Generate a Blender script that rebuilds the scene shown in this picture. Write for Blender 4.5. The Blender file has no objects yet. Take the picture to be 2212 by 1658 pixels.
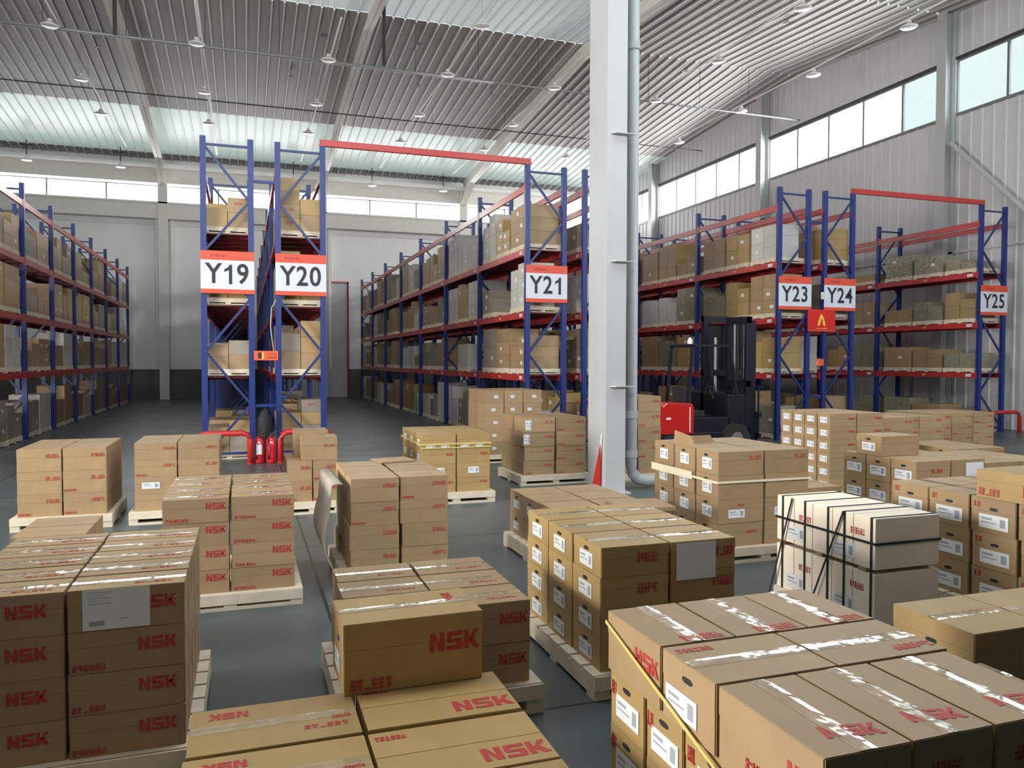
import bpy, bmesh, math, random
from mathutils import Vector, Matrix, Euler
R = math.radians
C = bpy.context.scene.collection
SC = bpy.context.scene

# ------------------------------------------------------------ camera
cam = bpy.data.objects.new('camera', bpy.data.cameras.new('camera'))
C.objects.link(cam)
cam.data.sensor_fit = 'HORIZONTAL'
cam.data.sensor_width = 36.0
cam.data.lens = 36.0 * 1683.8 / 2212.0
cam.data.clip_end = 400
yaw, pitch, roll = R(18.89), R(-1.685), R(0.118)
Fv = Vector((math.sin(yaw) * math.cos(pitch), math.cos(yaw) * math.cos(pitch), math.sin(pitch)))
Rv = Vector((math.cos(yaw), -math.sin(yaw), 0))
Uv = Rv.cross(Fv)
R2 = Rv * math.cos(roll) + Uv * math.sin(roll)
U2 = -Rv * math.sin(roll) + Uv * math.cos(roll)
m = Matrix((R2, U2, -Fv)).transposed().to_4x4()
m.translation = Vector((0, 0, 1.795))
cam.matrix_world = m
SC.camera = cam

# ------------------------------------------------------------ world, daylight, exposure
SC.view_settings.view_transform = 'Standard'
SC.view_settings.look = 'None'
SC.view_settings.exposure = 0.08
SC.view_settings.gamma = 1.0
w = bpy.data.worlds.new('overcast_sky'); SC.world = w; w.use_nodes = True
nt = w.node_tree; bg = nt.nodes['Background']
bg.inputs[0].default_value = (0.93, 0.98, 1.0, 1); bg.inputs[1].default_value = 3.2

def daylight(name, loc, rot, sx, sy, power, col=(1, 0.98, 0.95)):
    l = bpy.data.lights.new(name, 'AREA'); l.shape = 'RECTANGLE'; l.size = sx; l.size_y = sy
    l.energy = power; l.color = col
    o = bpy.data.objects.new(name, l); C.objects.link(o); o.location = loc; o.rotation_euler = rot
    return o
# daylight coming in through openings in the shell, the front one added (each lamp hangs just outside its opening)
daylight('daylight_window_back', (4.0, 39.75, 9.38), (R(-80), 0, 0), 32, 0.75, 1100)
daylight('daylight_window_right', (19.75, 21.5, 9.65), (0, R(80), 0), 1.4, 33, 2300)
daylight('daylight_skylight', (5.0, 6.2, 12.3), (0, 0, 0), 20, 3.0, 480, (0.86, 0.95, 1))
daylight('added_fill_front', (4.0, -6.35, 8.7), (R(84), 0, 0), 28, 1.7, 2100, (0.97, 0.98, 1))  # added fill from behind the camera, brightens back wall and far carton fronts
daylight('daylight_dock_door', (-12.4, 6.4, 2.6), (0, R(-90), 0), 4.4, 6.2, 3000, (1, 0.95, 0.86))

# ------------------------------------------------------------ materials
def mat(name, col, rough=0.6, metal=0.0, noise=0.0, nscale=6.0, coat=0.0, rnd=0.0, bump=0.0, bscale=40.0, spec=0.5):
    M = bpy.data.materials.new(name); M.use_nodes = True
    t = M.node_tree; b = t.nodes['Principled BSDF']
    b.inputs['Base Color'].default_value = (*col, 1)
    b.inputs['Roughness'].default_value = rough
    b.inputs['Metallic'].default_value = metal
    b.inputs['Specular IOR Level'].default_value = spec
    if coat: b.inputs['Coat Weight'].default_value = coat
    last = None
    if noise:
        tc = t.nodes.new('ShaderNodeTexCoord'); n = t.nodes.new('ShaderNodeTexNoise')
        n.inputs['Scale'].default_value = nscale; n.inputs['Detail'].default_value = 5
        t.links.new(tc.outputs['Object'], n.inputs['Vector'])
        mr = t.nodes.new('ShaderNodeMapRange'); t.links.new(n.outputs['Fac'], mr.inputs['Value'])
        mr.inputs['From Min'].default_value = .3; mr.inputs['From Max'].default_value = .7
        mr.inputs['To Min'].default_value = 1 - noise; mr.inputs['To Max'].default_value = 1 + noise
        last = mr.outputs['Result']
    if rnd:
        oi = t.nodes.new('ShaderNodeObjectInfo'); mr2 = t.nodes.new('ShaderNodeMapRange')
        t.links.new(oi.outputs['Random'], mr2.inputs['Value'])
        mr2.inputs['To Min'].default_value = 1 - rnd; mr2.inputs['To Max'].default_value = 1 + rnd
        if last:
            mm = t.nodes.new('ShaderNodeMath'); mm.operation = 'MULTIPLY'
            t.links.new(last, mm.inputs[0]); t.links.new(mr2.outputs['Result'], mm.inputs[1]); last = mm.outputs[0]
        else: last = mr2.outputs['Result']
    if last:
        vm = t.nodes.new('ShaderNodeVectorMath'); vm.operation = 'SCALE'
        vm.inputs[0].default_value = col; t.links.new(last, vm.inputs['Scale'])
        t.links.new(vm.outputs['Vector'], b.inputs['Base Color'])
    if bump:
        tc = t.nodes.new('ShaderNodeTexCoord'); n = t.nodes.new('ShaderNodeTexNoise')
        n.inputs['Scale'].default_value = bscale; t.links.new(tc.outputs['Object'], n.inputs['Vector'])
        bp = t.nodes.new('ShaderNodeBump'); bp.inputs['Strength'].default_value = bump; bp.inputs['Distance'].default_value = .02
        t.links.new(n.outputs['Fac'], bp.inputs['Height']); t.links.new(bp.outputs['Normal'], b.inputs['Normal'])
    return M
M = {}
M['card'] = mat('cardboard', (.325, .222, .118), .5, noise=.06, nscale=5, rnd=.10, bump=.15, bscale=9)
M['card_y'] = mat('cardboard_yellowish', (.36, .245, .10), .48, noise=.06, nscale=5, rnd=.08, bump=.15, bscale=9)
M['card_grey'] = mat('cardboard_greyed', (.25, .215, .17), .6, noise=.08, nscale=5, rnd=.15)
M['card_dark'] = mat('cardboard_inside_dark', (.10, .065, .035), .9)
M['card_white'] = mat('white_carton', (.50, .49, .46), .55, noise=.05, rnd=.08)
M['crate'] = mat('white_crate_board', (.82, .73, .60), .5, noise=.05, nscale=4)
M['paper'] = mat('white_paper', (.68, .71, .74), .45)
M['ink'] = mat('black_ink', (.015, .015, .02), .5)
M['greyink'] = mat('grey_ink', (.30, .33, .38), .6)
M['red_ink'] = mat('red_print', (.40, .035, .03), .55, noise=.12, nscale=60)
M['tape'] = mat('packing_tape', (.40, .30, .18), .10, coat=1.0, bump=.4, bscale=8, spec=1.0)
M['strap_y'] = mat('yellow_strap', (.62, .52, .16), .35)
M['strap_w'] = mat('clear_strap', (.75, .68, .50), .3)
M['strap_b'] = mat('black_strap', (.012, .012, .014), .4)
M['pallet'] = mat('pale_pallet_wood', (.62, .55, .43), .7, noise=.10, nscale=7, rnd=.06)
M['blue'] = mat('blue_rack_paint', (.008, .026, .165), .4, noise=.05)
M['blue_dark'] = mat('blue_brace_paint', (.012, .028, .13), .4)
M['red'] = mat('red_beam_paint', (.42, .035, .035), .32, noise=.07, nscale=2)
M['red_deck'] = mat('dark_red_deck', (.16, .014, .018), .45, noise=.1)
M['guard'] = mat('red_guard_paint', (.45, .022, .02), .4)
M['signred'] = mat('sign_orange_red', (.62, .075, .035), .45)
M['signwhite'] = mat('sign_white', (.58, .62, .70), .4)
M['flame'] = mat('flame_yellow', (.85, .50, .05), .4)
M['firered'] = mat('sign_red', (.55, .012, .01), .4)
M['orange'] = mat('label_orange', (.75, .10, .03), .5)
M['colwhite'] = mat('painted_steel_white', (.41, .43, .44), .38, noise=.03, nscale=2)
M['rafter'] = mat('painted_rafter', (.74, .72, .67), .5, noise=.04)
M['pipe'] = mat('grey_pipe', (.28, .29, .29), .4, metal=.3)
M['pipe_white'] = mat('white_conduit', (.62, .62, .60), .45)
M['dark'] = mat('dark_metal', (.03, .03, .032), .5)
M['downpipe'] = mat('grey_plastic_pipe', (.34, .37, .38), .45)
M['wall_side'] = mat('ribbed_wall_panel', (.54, .55, .56), .45, noise=.03)
M['wall_back'] = mat('back_wall_panel', (.90, .90, .88), .6, noise=.05, nscale=.6)
M['dado'] = mat('dark_dado', (.10, .10, .09), .6, noise=.05)
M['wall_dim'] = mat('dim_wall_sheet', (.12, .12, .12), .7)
M['white_trim'] = mat('white_trim', (.80, .80, .78), .5)
M['frame'] = mat('window_frame_grey', (.16, .165, .165), .4)
M['frame_dark'] = mat('window_head_dark', (.03, .03, .03), .5)
M['lampwhite'] = mat('lamp_enamel', (.80, .80, .78), .3)
M['machine'] = mat('dark_truck_paint', (.005, .006, .014), .38)
M['machine_red'] = mat('red_truck_paint', (.45, .008, .008), .3, coat=.4)
M['rubber'] = mat('black_rubber', (.015, .015, .015), .8)
M['wrapped'] = mat('film_wrapped_carton', (.27, .25, .18), .22, noise=.15, nscale=9, bump=.5, bscale=14, coat=.4, rnd=.12)
M['film'] = mat('grey_wrap_film', (.45, .46, .44), .18, bump=.6, bscale=18, coat=.6)
M['kraft'] = mat('grey_kraft_paper', (.36, .32, .26), .6, noise=.1)
M['steel'] = mat('bright_steel', (.6, .6, .6), .25, metal=.8)
M['extred'] = mat('extinguisher_red', (.50, .01, .018), .2, coat=.6)

def roof_mat():
    X = mat('roof_sheet', (.36, .35, .335), .5, metal=.12, noise=.05, nscale=.5)
    return X
M['roof'] = roof_mat()
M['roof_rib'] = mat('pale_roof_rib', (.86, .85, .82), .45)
def trans_mat(name, tc):
    X = bpy.data.materials.new(name); X.use_nodes = True
    t = X.node_tree; out = t.nodes['Material Output']; b = t.nodes['Principled BSDF']
    b.inputs['Base Color'].default_value = (.42, .46, .45, 1); b.inputs['Roughness'].default_value = .35
    tr = t.nodes.new('ShaderNodeBsdfTranslucent'); tr.inputs[0].default_value = (*tc, 1)
    mx = t.nodes.new('ShaderNodeAddShader')
    t.links.new(b.outputs[0], mx.inputs[0]); t.links.new(tr.outputs[0], mx.inputs[1]); t.links.new(mx.outputs[0], out.inputs[0])
    return X
M['translucent'] = trans_mat('translucent_roof_sheet', (.055, .060, .062))
M['translucent_green'] = trans_mat('translucent_green_roof_sheet', (.068, .080, .071))
def glass_mat(name, tint):
    X = bpy.data.materials.new(name); X.use_nodes = True
    t = X.node_tree; out = t.nodes['Material Output']; t.nodes.remove(t.nodes['Principled BSDF'])
    tr = t.nodes.new('ShaderNodeBsdfTransparent'); tr.inputs[0].default_value = (*tint, 1)
    gl = t.nodes.new('ShaderNodeBsdfGlossy'); gl.inputs['Roughness'].default_value = .05
    mx = t.nodes.new('ShaderNodeMixShader')
    mx.inputs[0].default_value = .04; t.links.new(tr.outputs[0], mx.inputs[1]); t.links.new(gl.outputs[0], mx.inputs[2])
    t.links.new(mx.outputs[0], out.inputs[0]); return X
M['glass'] = glass_mat('clear_glass', (.95, .97, .97))
M['glass_green'] = glass_mat('green_tinted_glass', (.25, .295, .285))
def floor_mat():
    X = mat('epoxy_floor', (.15, .185, .19), .3, spec=.5)
    t = X.node_tree; b = t.nodes['Principled BSDF']
    tc = t.nodes.new('ShaderNodeTexCoord'); n = t.nodes.new('ShaderNodeTexNoise')
    n.inputs['Scale'].default_value = .5; n.inputs['Detail'].default_value = 6
    t.links.new(tc.outputs['Object'], n.inputs['Vector'])
    cr = t.nodes.new('ShaderNodeValToRGB')
    cr.color_ramp.elements[0].position = .35; cr.color_ramp.elements[0].color = (.050, .070, .074, 1)
    cr.color_ramp.elements[1].position = .7; cr.color_ramp.elements[1].color = (.090, .110, .116, 1)
    t.links.new(n.outputs['Fac'], cr.inputs[0])
    br = t.nodes.new('ShaderNodeTexBrick'); br.offset = 0
    br.inputs['Scale'].default_value = 1; br.inputs['Brick Width'].default_value = 4.0; br.inputs['Row Height'].default_value = 4.0
    br.inputs['Mortar Size'].default_value = .012; br.inputs['Color1'].default_value = (1, 1, 1, 1); br.inputs['Color2'].default_value = (1, 1, 1, 1)
    br.inputs['Mortar'].default_value = (.25, .25, .25, 1)
    mp = t.nodes.new('ShaderNodeMapping'); mp.inputs['Location'].default_value = (-.55, .3, 0)
    t.links.new(tc.outputs['Object'], mp.inputs[0]); t.links.new(mp.outputs[0], br.inputs['Vector'])
    mx = t.nodes.new('ShaderNodeMix'); mx.data_type = 'RGBA'; mx.blend_type = 'MULTIPLY'; mx.inputs[0].default_value = 1
    t.links.new(cr.outputs[0], mx.inputs[6]); t.links.new(br.outputs['Color'], mx.inputs[7])
    t.links.new(mx.outputs[2], b.inputs['Base Color'])
    n2 = t.nodes.new('ShaderNodeTexNoise'); n2.inputs['Scale'].default_value = 1.3; n2.inputs['Detail'].default_value = 4
    t.links.new(tc.outputs['Object'], n2.inputs['Vector'])
    mr = t.nodes.new('ShaderNodeMapRange'); mr.inputs['To Min'].default_value = .22; mr.inputs['To Max'].default_value = .5
    t.links.new(n2.outputs['Fac'], mr.inputs[0]); t.links.new(mr.outputs[0], b.inputs['Roughness'])
    return X
M['floor'] = floor_mat()

# ------------------------------------------------------------ mesh helpers
class MB:
    def __init__(s): s.v = []; s.f = []; s.m = []; s.mats = []
    def mi(s, mt):
        if mt not in s.mats: s.mats.append(mt)
        return s.mats.index(mt)
    def quad(s, pts, mt):
        i = len(s.v); s.v += [tuple(p) for p in pts]; s.f.append(tuple(range(i, i + len(pts)))); s.m.append(s.mi(mt))
    def box(s, x0, x1, y0, y1, z0, z1, mt):
        i = len(s.v); k = s.mi(mt)
        s.v += [(x0, y0, z0), (x1, y0, z0), (x1, y1, z0), (x0, y1, z0), (x0, y0, z1), (x1, y0, z1), (x1, y1, z1), (x0, y1, z1)]
        for f in ((3, 2, 1, 0), (4, 5, 6, 7), (0, 1, 5, 4), (1, 2, 6, 5), (2, 3, 7, 6), (3, 0, 4, 7)):
            s.f.append(tuple(i + a for a in f)); s.m.append(k)
    def bar(s, a, b, wx, wz, mt, up=(0, 0, 1)):
        a = Vector(a); b = Vector(b); d = (b - a).normalized(); u = Vector(up)
        if abs(d.dot(u)) > .98: u = Vector((0, 1, 0))
        sd = d.cross(u).normalized(); u = sd.cross(d).normalized()
        i = len(s.v); k = s.mi(mt)
        for p in (a, b):
            for (p1, p2) in ((-1, -1), (1, -1), (1, 1), (-1, 1)): s.v.append(tuple(p + sd * p1 * wx / 2 + u * p2 * wz / 2))
        for f in ((0, 1, 2, 3), (7, 6, 5, 4), (0, 4, 5, 1), (1, 5, 6, 2), (2, 6, 7, 3), (3, 7, 4, 0)):
            s.f.append(tuple(i + q for q in f)); s.m.append(k)
    def tube(s, pts, r, mt, n=10, cap=True):
        pts = [Vector(p) for p in pts]; k = s.mi(mt); base = len(s.v)
        rs = r if isinstance(r, (list, tuple)) else [r] * len(pts)
        for j, p in enumerate(pts):
            d = (pts[min(j + 1, len(pts) - 1)] - pts[max(j - 1, 0)]).normalized()
            u = Vector((0, 0, 1)) if abs(d.z) < .9 else Vector((0, 1, 0))
            a = d.cross(u).normalized(); b = d.cross(a).normalized()
            for q in range(n):
                t = 2 * math.pi * q / n; s.v.append(tuple(p + (a * math.cos(t) + b * math.sin(t)) * rs[j]))
        for j in range(len(pts) - 1):
            for q in range(n):
                a0 = base + j * n + q; a1 = base + j * n + (q + 1) % n
                s.f.append((a0, a1, a1 + n, a0 + n)); s.m.append(k)
        if cap:
            s.f.append(tuple(base + q for q in range(n))[::-1]); s.m.append(k)
            e = base + (len(pts) - 1) * n; s.f.append(tuple(e + q for q in range(n))); s.m.append(k)
    def prism(s, poly, z0, z1, mt, T=None):
        T = T or (lambda x, y, z: (x, y, z)); i = len(s.v); n = len(poly); k = s.mi(mt)
        s.v += [T(x, y, z0) for x, y in poly] + [T(x, y, z1) for x, y in poly]
        s.f.append(tuple(range(i, i + n))[::-1]); s.m.append(k); s.f.append(tuple(range(i + n, i + 2 * n))); s.m.append(k)
        for q in range(n):
            s.f.append((i + q, i + (q + 1) % n, i + n + (q + 1) % n, i + n + q)); s.m.append(k)
    def mesh(s, name, fix=True, bevel=0, smooth=False):
        me = bpy.data.meshes.new(name); me.from_pydata(s.v, [], s.f)
        for q in s.mats: me.materials.append(M[q])
        for p, k in zip(me.polygons, s.m): p.material_index = k
        if fix or bevel:
            bm = bmesh.new(); bm.from_mesh(me)
            if fix: bmesh.ops.recalc_face_normals(bm, faces=bm.faces)
            if bevel: bmesh.ops.bevel(bm, geom=bm.edges[:], offset=bevel, segments=2, affect='EDGES', profile=.6)
            bm.to_mesh(me); bm.free()
        if smooth:
            for p in me.polygons: p.use_smooth = True
        return me
def link(name, me, parent=None, loc=(0, 0, 0), rot=(0, 0, 0)):
    o = bpy.data.objects.new(name, me); C.objects.link(o); o.location = loc; o.rotation_euler = rot
    if parent: o.parent = parent
    return o
def tag(o, label=None, cat=None, group=None, kind=None):
    if label: o['label'] = label
    if cat: o['category'] = cat
    if group: o['group'] = group
    if kind: o['kind'] = kind
    return o
def empty(name, loc=(0, 0, 0), rz=0):
    o = bpy.data.objects.new(name, None); C.objects.link(o); o.location = loc; o.rotation_euler = (0, 0, rz); o.empty_display_size = .1
    return o
def struct(name, mb, fix=True):
    o = link(name, mb.mesh(name, fix)); o['kind'] = 'structure'; return o

_tc = {}
def text_mesh(txt, size, mt, bold=.02, xs=1.0, ext=.0008):
    key = (txt, size, mt, bold, xs)
    if key in _tc: return _tc[key]
    cu = bpy.data.curves.new('lettering', 'FONT'); cu.body = txt; cu.size = size; cu.offset = bold * size; cu.extrude = ext
    cu.align_x = 'CENTER'; cu.align_y = 'CENTER'; cu.resolution_u = 3
    o = bpy.data.objects.new('lettering', cu); C.objects.link(o)
    dg = bpy.context.evaluated_depsgraph_get(); dg.update()
    me = bpy.data.meshes.new_from_object(o.evaluated_get(dg), depsgraph=dg)
    bpy.data.objects.remove(o); bpy.data.curves.remove(cu)
    for v in me.vertices: v.co.x *= xs
    me.materials.clear(); me.materials.append(M[mt]); me.name = 'lettering'
    for p in me.polygons: p.material_index = 0
    _tc[key] = me
    return me
def NSK(wd):
    """blocky three letter mark, width wd, height wd*.36, in the XY plane centred on the origin"""
    key = ('NSKmark', round(wd, 3))
    if key in _tc: return _tc[key]
    mb = MB(); h = .36 * 100; U = wd / 100
    def P(pts, ox): mb.prism([((x + ox - 50) * U, (y - h / 2) * U) for x, y in pts], -.0004, .0009, 'red_ink')
    P([(0, 0), (9, 0), (9, h), (0, h)], 0); P([(20, 0), (29, 0), (29, h), (20, h)], 0); P([(9, h), (20, 12), (20, 0), (18, 0), (9, h - 12)], 0)
    o = 34
    P([(0, 0), (29, 0), (31, 3), (31, 8), (0, 8)], o); P([(21, 8), (31, 8), (31, 18), (28, 21.5), (21, 21.5)], o)
    P([(3, 14.5), (21, 14.5), (21, 21.5), (3, 21.5)], o); P([(0, 17), (3, 14.5), (9, 21.5), (9, 28), (0, 28)], o); P([(0, 28), (31, 28), (31, h), (3, h), (0, h - 3)], o)
    o = 69
    P([(0, 0), (9, 0), (9, h), (0, h)], o); P([(9, 14), (19, h), (30, h), (14, 14)], o); P([(9, 20), (18, 22), (31, 0), (20, 0), (9, 14)], o)
    me = mb.mesh('logo'); _tc[key] = me; return me
def garble(wd, ht, seed, mt='red_ink', cells=6):
    """a short row of small dense block characters"""
    key = ('g', round(wd, 3), round(ht, 3), seed, mt)
    if key in _tc: return _tc[key]
    rr = random.Random(seed); mb = MB(); cw = wd / cells
    for c in range(cells):
        x0 = -wd / 2 + c * cw
        for k in range(3):
            if rr.random() < .75: mb.box(x0 + cw * .08, x0 + cw * .88, -ht / 2 + ht * (k * .36), -ht / 2 + ht * (k * .36 + .17), -.0004, .0008, mt)
        for k in range(2):
            if rr.random() < .8:
                xx = x0 + cw * (.1 + .35 * k + .2 * rr.random()); mb.box(xx, xx + cw * .17, -ht / 2, ht / 2, -.0004, .0009, mt)
    me = mb.mesh('print'); _tc[key] = me; return me
def sheet(wd, ht, kind='label'):
    """white paper with a few grey print marks"""
    key = ('s', round(wd, 3), round(ht, 3), kind)
    if key in _tc: return _tc[key]
    mb = MB(); mb.box(-wd / 2, wd / 2, -ht / 2, ht / 2, -.0004, .0008, 'paper')
    if kind == 'label':
        mb.box(-wd * .42, -wd * .05, ht * .12, ht * .26, .0008, .0012, 'greyink'); mb.box(-wd * .42, wd * .1, -ht * .12, -ht * .04, .0008, .0012, 'greyink')
        mb.box(wd * .22, wd * .40, -ht * .3, ht * .3, .0008, .0012, 'greyink')
    elif kind == 'big':
        for i in range(5): mb.box(-wd * .42, -wd * (.2 if i % 2 else .08), ht * (.42 - i * .07), ht * (.435 - i * .07), .0008, .0012, 'greyink')
        mb.box(-wd * .40, -wd * .18, -ht * .40, -ht * .28, .0008, .0012, 'greyink'); mb.box(wd * .05, wd * .16, -ht * .27, -ht * .245, .0008, .0012, 'greyink')
    me = mb.mesh('label_sheet'); _tc[key] = me; return me

# ------------------------------------------------------------ room shell
XL, XR, YF, YB = -12.0, 19.3, -6.0, 39.4
def roof_z(y):
    P = [(-6, 10.0), (24, 12.3), (32, 11.75), (39.7, 11.0)]
    for (a, za), (b, zb) in zip(P, P[1:]):
        if y <= b: return za + (zb - za) * (y - a) / (b - a)
    return P[-1][1]
mb = MB(); mb.box(XL, XR, YF, YB, -.2, 0, 'floor'); struct('floor', mb)

def ribbed_roof(name, ya, yb, x0, x1, mt, steps=1, thick=.04):
    mb = MB(); pitch_ = .355; n = int((x1 - x0) / pitch_); ys = [ya + (yb - ya) * i / steps for i in range(steps + 1)]
    prof = []
    for i in range(n + 1):
        x = x0 + i * pitch_; prof += [(x, 0), (x + .022, -.05), (x + .062, -.05), (x + .084, 0)]
    prof.append((x1, 0)); k = mb.mi(mt)
    for y in ys:
        for x, dz in prof: mb.v.append((min(x, x1), y, roof_z(y) + dz))
    W_ = len(prof)
    for j in range(len(ys) - 1):
        for i in range(W_ - 1):
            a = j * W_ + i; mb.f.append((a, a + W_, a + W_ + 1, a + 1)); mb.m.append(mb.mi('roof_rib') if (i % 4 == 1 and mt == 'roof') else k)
    return mb
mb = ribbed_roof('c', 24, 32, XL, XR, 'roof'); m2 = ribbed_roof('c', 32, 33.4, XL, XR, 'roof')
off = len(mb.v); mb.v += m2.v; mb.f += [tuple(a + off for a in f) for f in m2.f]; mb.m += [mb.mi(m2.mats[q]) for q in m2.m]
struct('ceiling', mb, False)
mb = ribbed_roof('c', 17.5, 23.985, XL, 10.66, 'translucent'); struct('trim_1', mb, False)['label'] = 'pale translucent ribbed roof sheets near the ridge'
mb = ribbed_roof('c', 33.4, 38.6, XL, XR, 'translucent_green'); struct('trim_4', mb, False)['label'] = 'greenish translucent ribbed roof sheets above the back windows'
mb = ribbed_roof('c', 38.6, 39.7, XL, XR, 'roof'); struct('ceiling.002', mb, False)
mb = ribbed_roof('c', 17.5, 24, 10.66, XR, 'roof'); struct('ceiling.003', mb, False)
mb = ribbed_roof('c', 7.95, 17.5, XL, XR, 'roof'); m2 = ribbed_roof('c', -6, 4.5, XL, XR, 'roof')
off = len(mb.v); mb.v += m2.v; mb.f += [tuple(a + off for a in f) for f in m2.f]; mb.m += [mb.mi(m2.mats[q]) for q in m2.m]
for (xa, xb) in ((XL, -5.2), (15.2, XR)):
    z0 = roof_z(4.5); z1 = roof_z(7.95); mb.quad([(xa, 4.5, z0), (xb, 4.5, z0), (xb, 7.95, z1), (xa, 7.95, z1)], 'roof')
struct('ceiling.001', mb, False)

# right wall: ribbed sheets round a long window band
def ribwall(mb, ya, yb, z0, z1, pitch_=.36):
    y = ya; prof = []
    while y < yb - .09:
        prof += [(y, 0), (y + .02, -.025), (y + .07, -.025), (y + .09, 0)]; y += pitch_
    prof.append((yb, 0)); k = mb.mi('wall_side'); b = len(mb.v)
    for z in (z0, z1):
        for yy, dx in prof: mb.v.append((XR + dx, yy, z))
    n = len(prof)
    for i in range(n - 1): mb.f.append((b + i, b + i + 1, b + n + i + 1, b + n + i)); mb.m.append(k)
mb = MB(); WZ0, WZ1 = 8.85, 10.42
ribwall(mb, YF, 39.7, 0, WZ0); ribwall(mb, YF, 39.7, WZ1, 12.35)
mb.box(XR - .03, XR + .05, 38.6, 39.7, WZ0, WZ1, 'wall_side'); mb.box(XR - .03, XR + .05, YF, -4, WZ0, WZ1, 'wall_side')
mb.box(XR - .06, XR + .04, YF, 39.7, 4.9, 4.96, 'wall_side')
struct('wall_right', mb, False)
# columns of the right wall
rc = [1.0, 9.1, 17.35, 25.75, 34.3]
spans = list(zip([-4] + rc, rc + [38.8]))
n = 0
for (a, b) in spans:
    n += 1
    g = empty('window_%d' % n, (XR + .02, a, WZ0)); g['kind'] = 'structure'
    y0, y1 = .17, (b - a) - .17; H = WZ1 - WZ0
    k = max(1, round((y1 - y0) / 1.62)); st = (y1 - y0) / k; mf = MB()
    mf.box(-.05, .05, y0, y1, -.05, .04, 'frame'); mf.box(-.05, .05, y0, y1, H - .10, H - .03, 'frame'); mf.box(-.10, .05, y0, y1, H - .03, H + .05, 'frame_dark')
    for i in range(k + 1): mf.box(-.03, .03, y0 + i * st - .035, y0 + i * st + .035, 0, H - .05, 'frame')
    link('window_frame', mf.mesh('window_frame'), g)
    for i in range(k):
        mp = MB(); green = (a + y0 + i * st) < 19.0
        mp.quad([(0, y0 + i * st + .02, .03), (0, y0 + (i + 1) * st - .02, .03), (0, y0 + (i + 1) * st - .02, H - .08), (0, y0 + i * st + .02, H - .08)], 'glass_green' if green else 'glass')
        link('pane', mp.mesh('pane', False), g)
for i, y in enumerate(rc):
    mb = MB()
    mb.box(XR - .42, XR - .40, y - .16, y + .16, 0, roof_z(y) - .03, 'colwhite'); mb.box(XR - .06, XR - .03, y - .16, y + .16, 0, roof_z(y) - .03, 'colwhite')
    mb.box(XR - .40, XR - .06, y - .01, y + .01, 0, roof_z(y) - .03, 'colwhite')
    o = struct('trim_%d' % (10 + i), mb); o['label'] = 'white steel wall column on the right wall'
mb = MB(); mb.tube([(XR - .28, 17.1, 8.0), (XR - .28, 9.4, 0.2)], .07, 'colwhite'); struct('trim_20', mb)['label'] = 'white diagonal wall brace at the right edge'

# back wall
BZ0, BZ1 = 9.0, 9.82
mb = MB()
mb.box(XL, XR, YB, YB + .15, 1.38, BZ0, 'wall_back'); mb.box(XL, XR, YB, YB + .15, BZ1, 11.4, 'wall_back')
struct('wall_back', mb)
mb = MB(); mb.box(XL, XR, YB - .04, YB + .15, 0, 1.38, 'dado'); struct('baseboard_back', mb)
mb = MB(); mb.box(XL, XR, YB - .45, YB, 8.25, 8.95, 'rafter'); mb.box(XL, XR, YB - .5, YB, 8.93, 9.0, 'white_trim'); struct('trim_2', mb)['label'] = 'horizontal girt beam under the back windows'
mb = MB(); mb.box(XL, XR, YB - .40, YB, 9.85, 10.5, 'rafter'); mb.box(XL, XR, YB - .9, YB, 10.5, 10.62, 'white_trim'); mb.box(XL, XR, YB - .06, YB, 8.0, 8.2, 'white_trim')
struct('trim_3', mb)['label'] = 'eave girder above the back windows'
bc = [-10.6, -3.5, 3.6, 10.66, 17.8]
edges = [XL] + bc + [XR]
for (a, b) in zip(edges, edges[1:]):
    if b - a < 1: continue
    n += 1
    g = empty('window_%d' % n, (a, YB + .05, BZ0)); g['kind'] = 'structure'; wd = b - a; mf = MB(); H = BZ1 - BZ0
    k = max(1, round(wd / 2.4)); st = wd / k
    mf.box(.1, wd - .1, -.04, .04, -.02, .04, 'frame'); mf.box(.1, wd - .1, -.04, .04, H - .04, H + .02, 'frame')
    for i in range(1, k): mf.box(i * st - .035, i * st + .035, -.04, .04, 0, H, 'frame')
    link('window_frame', mf.mesh('window_frame'), g)
    for i in range(k):
        mp = MB(); mp.quad([(i * st + .02, 0, .03), ((i + 1) * st - .02, 0, .03), ((i + 1) * st - .02, 0, H - .03), (i * st + .02, 0, H - .03)], 'glass')
        link('pane', mp.mesh('pane', False), g)
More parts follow.
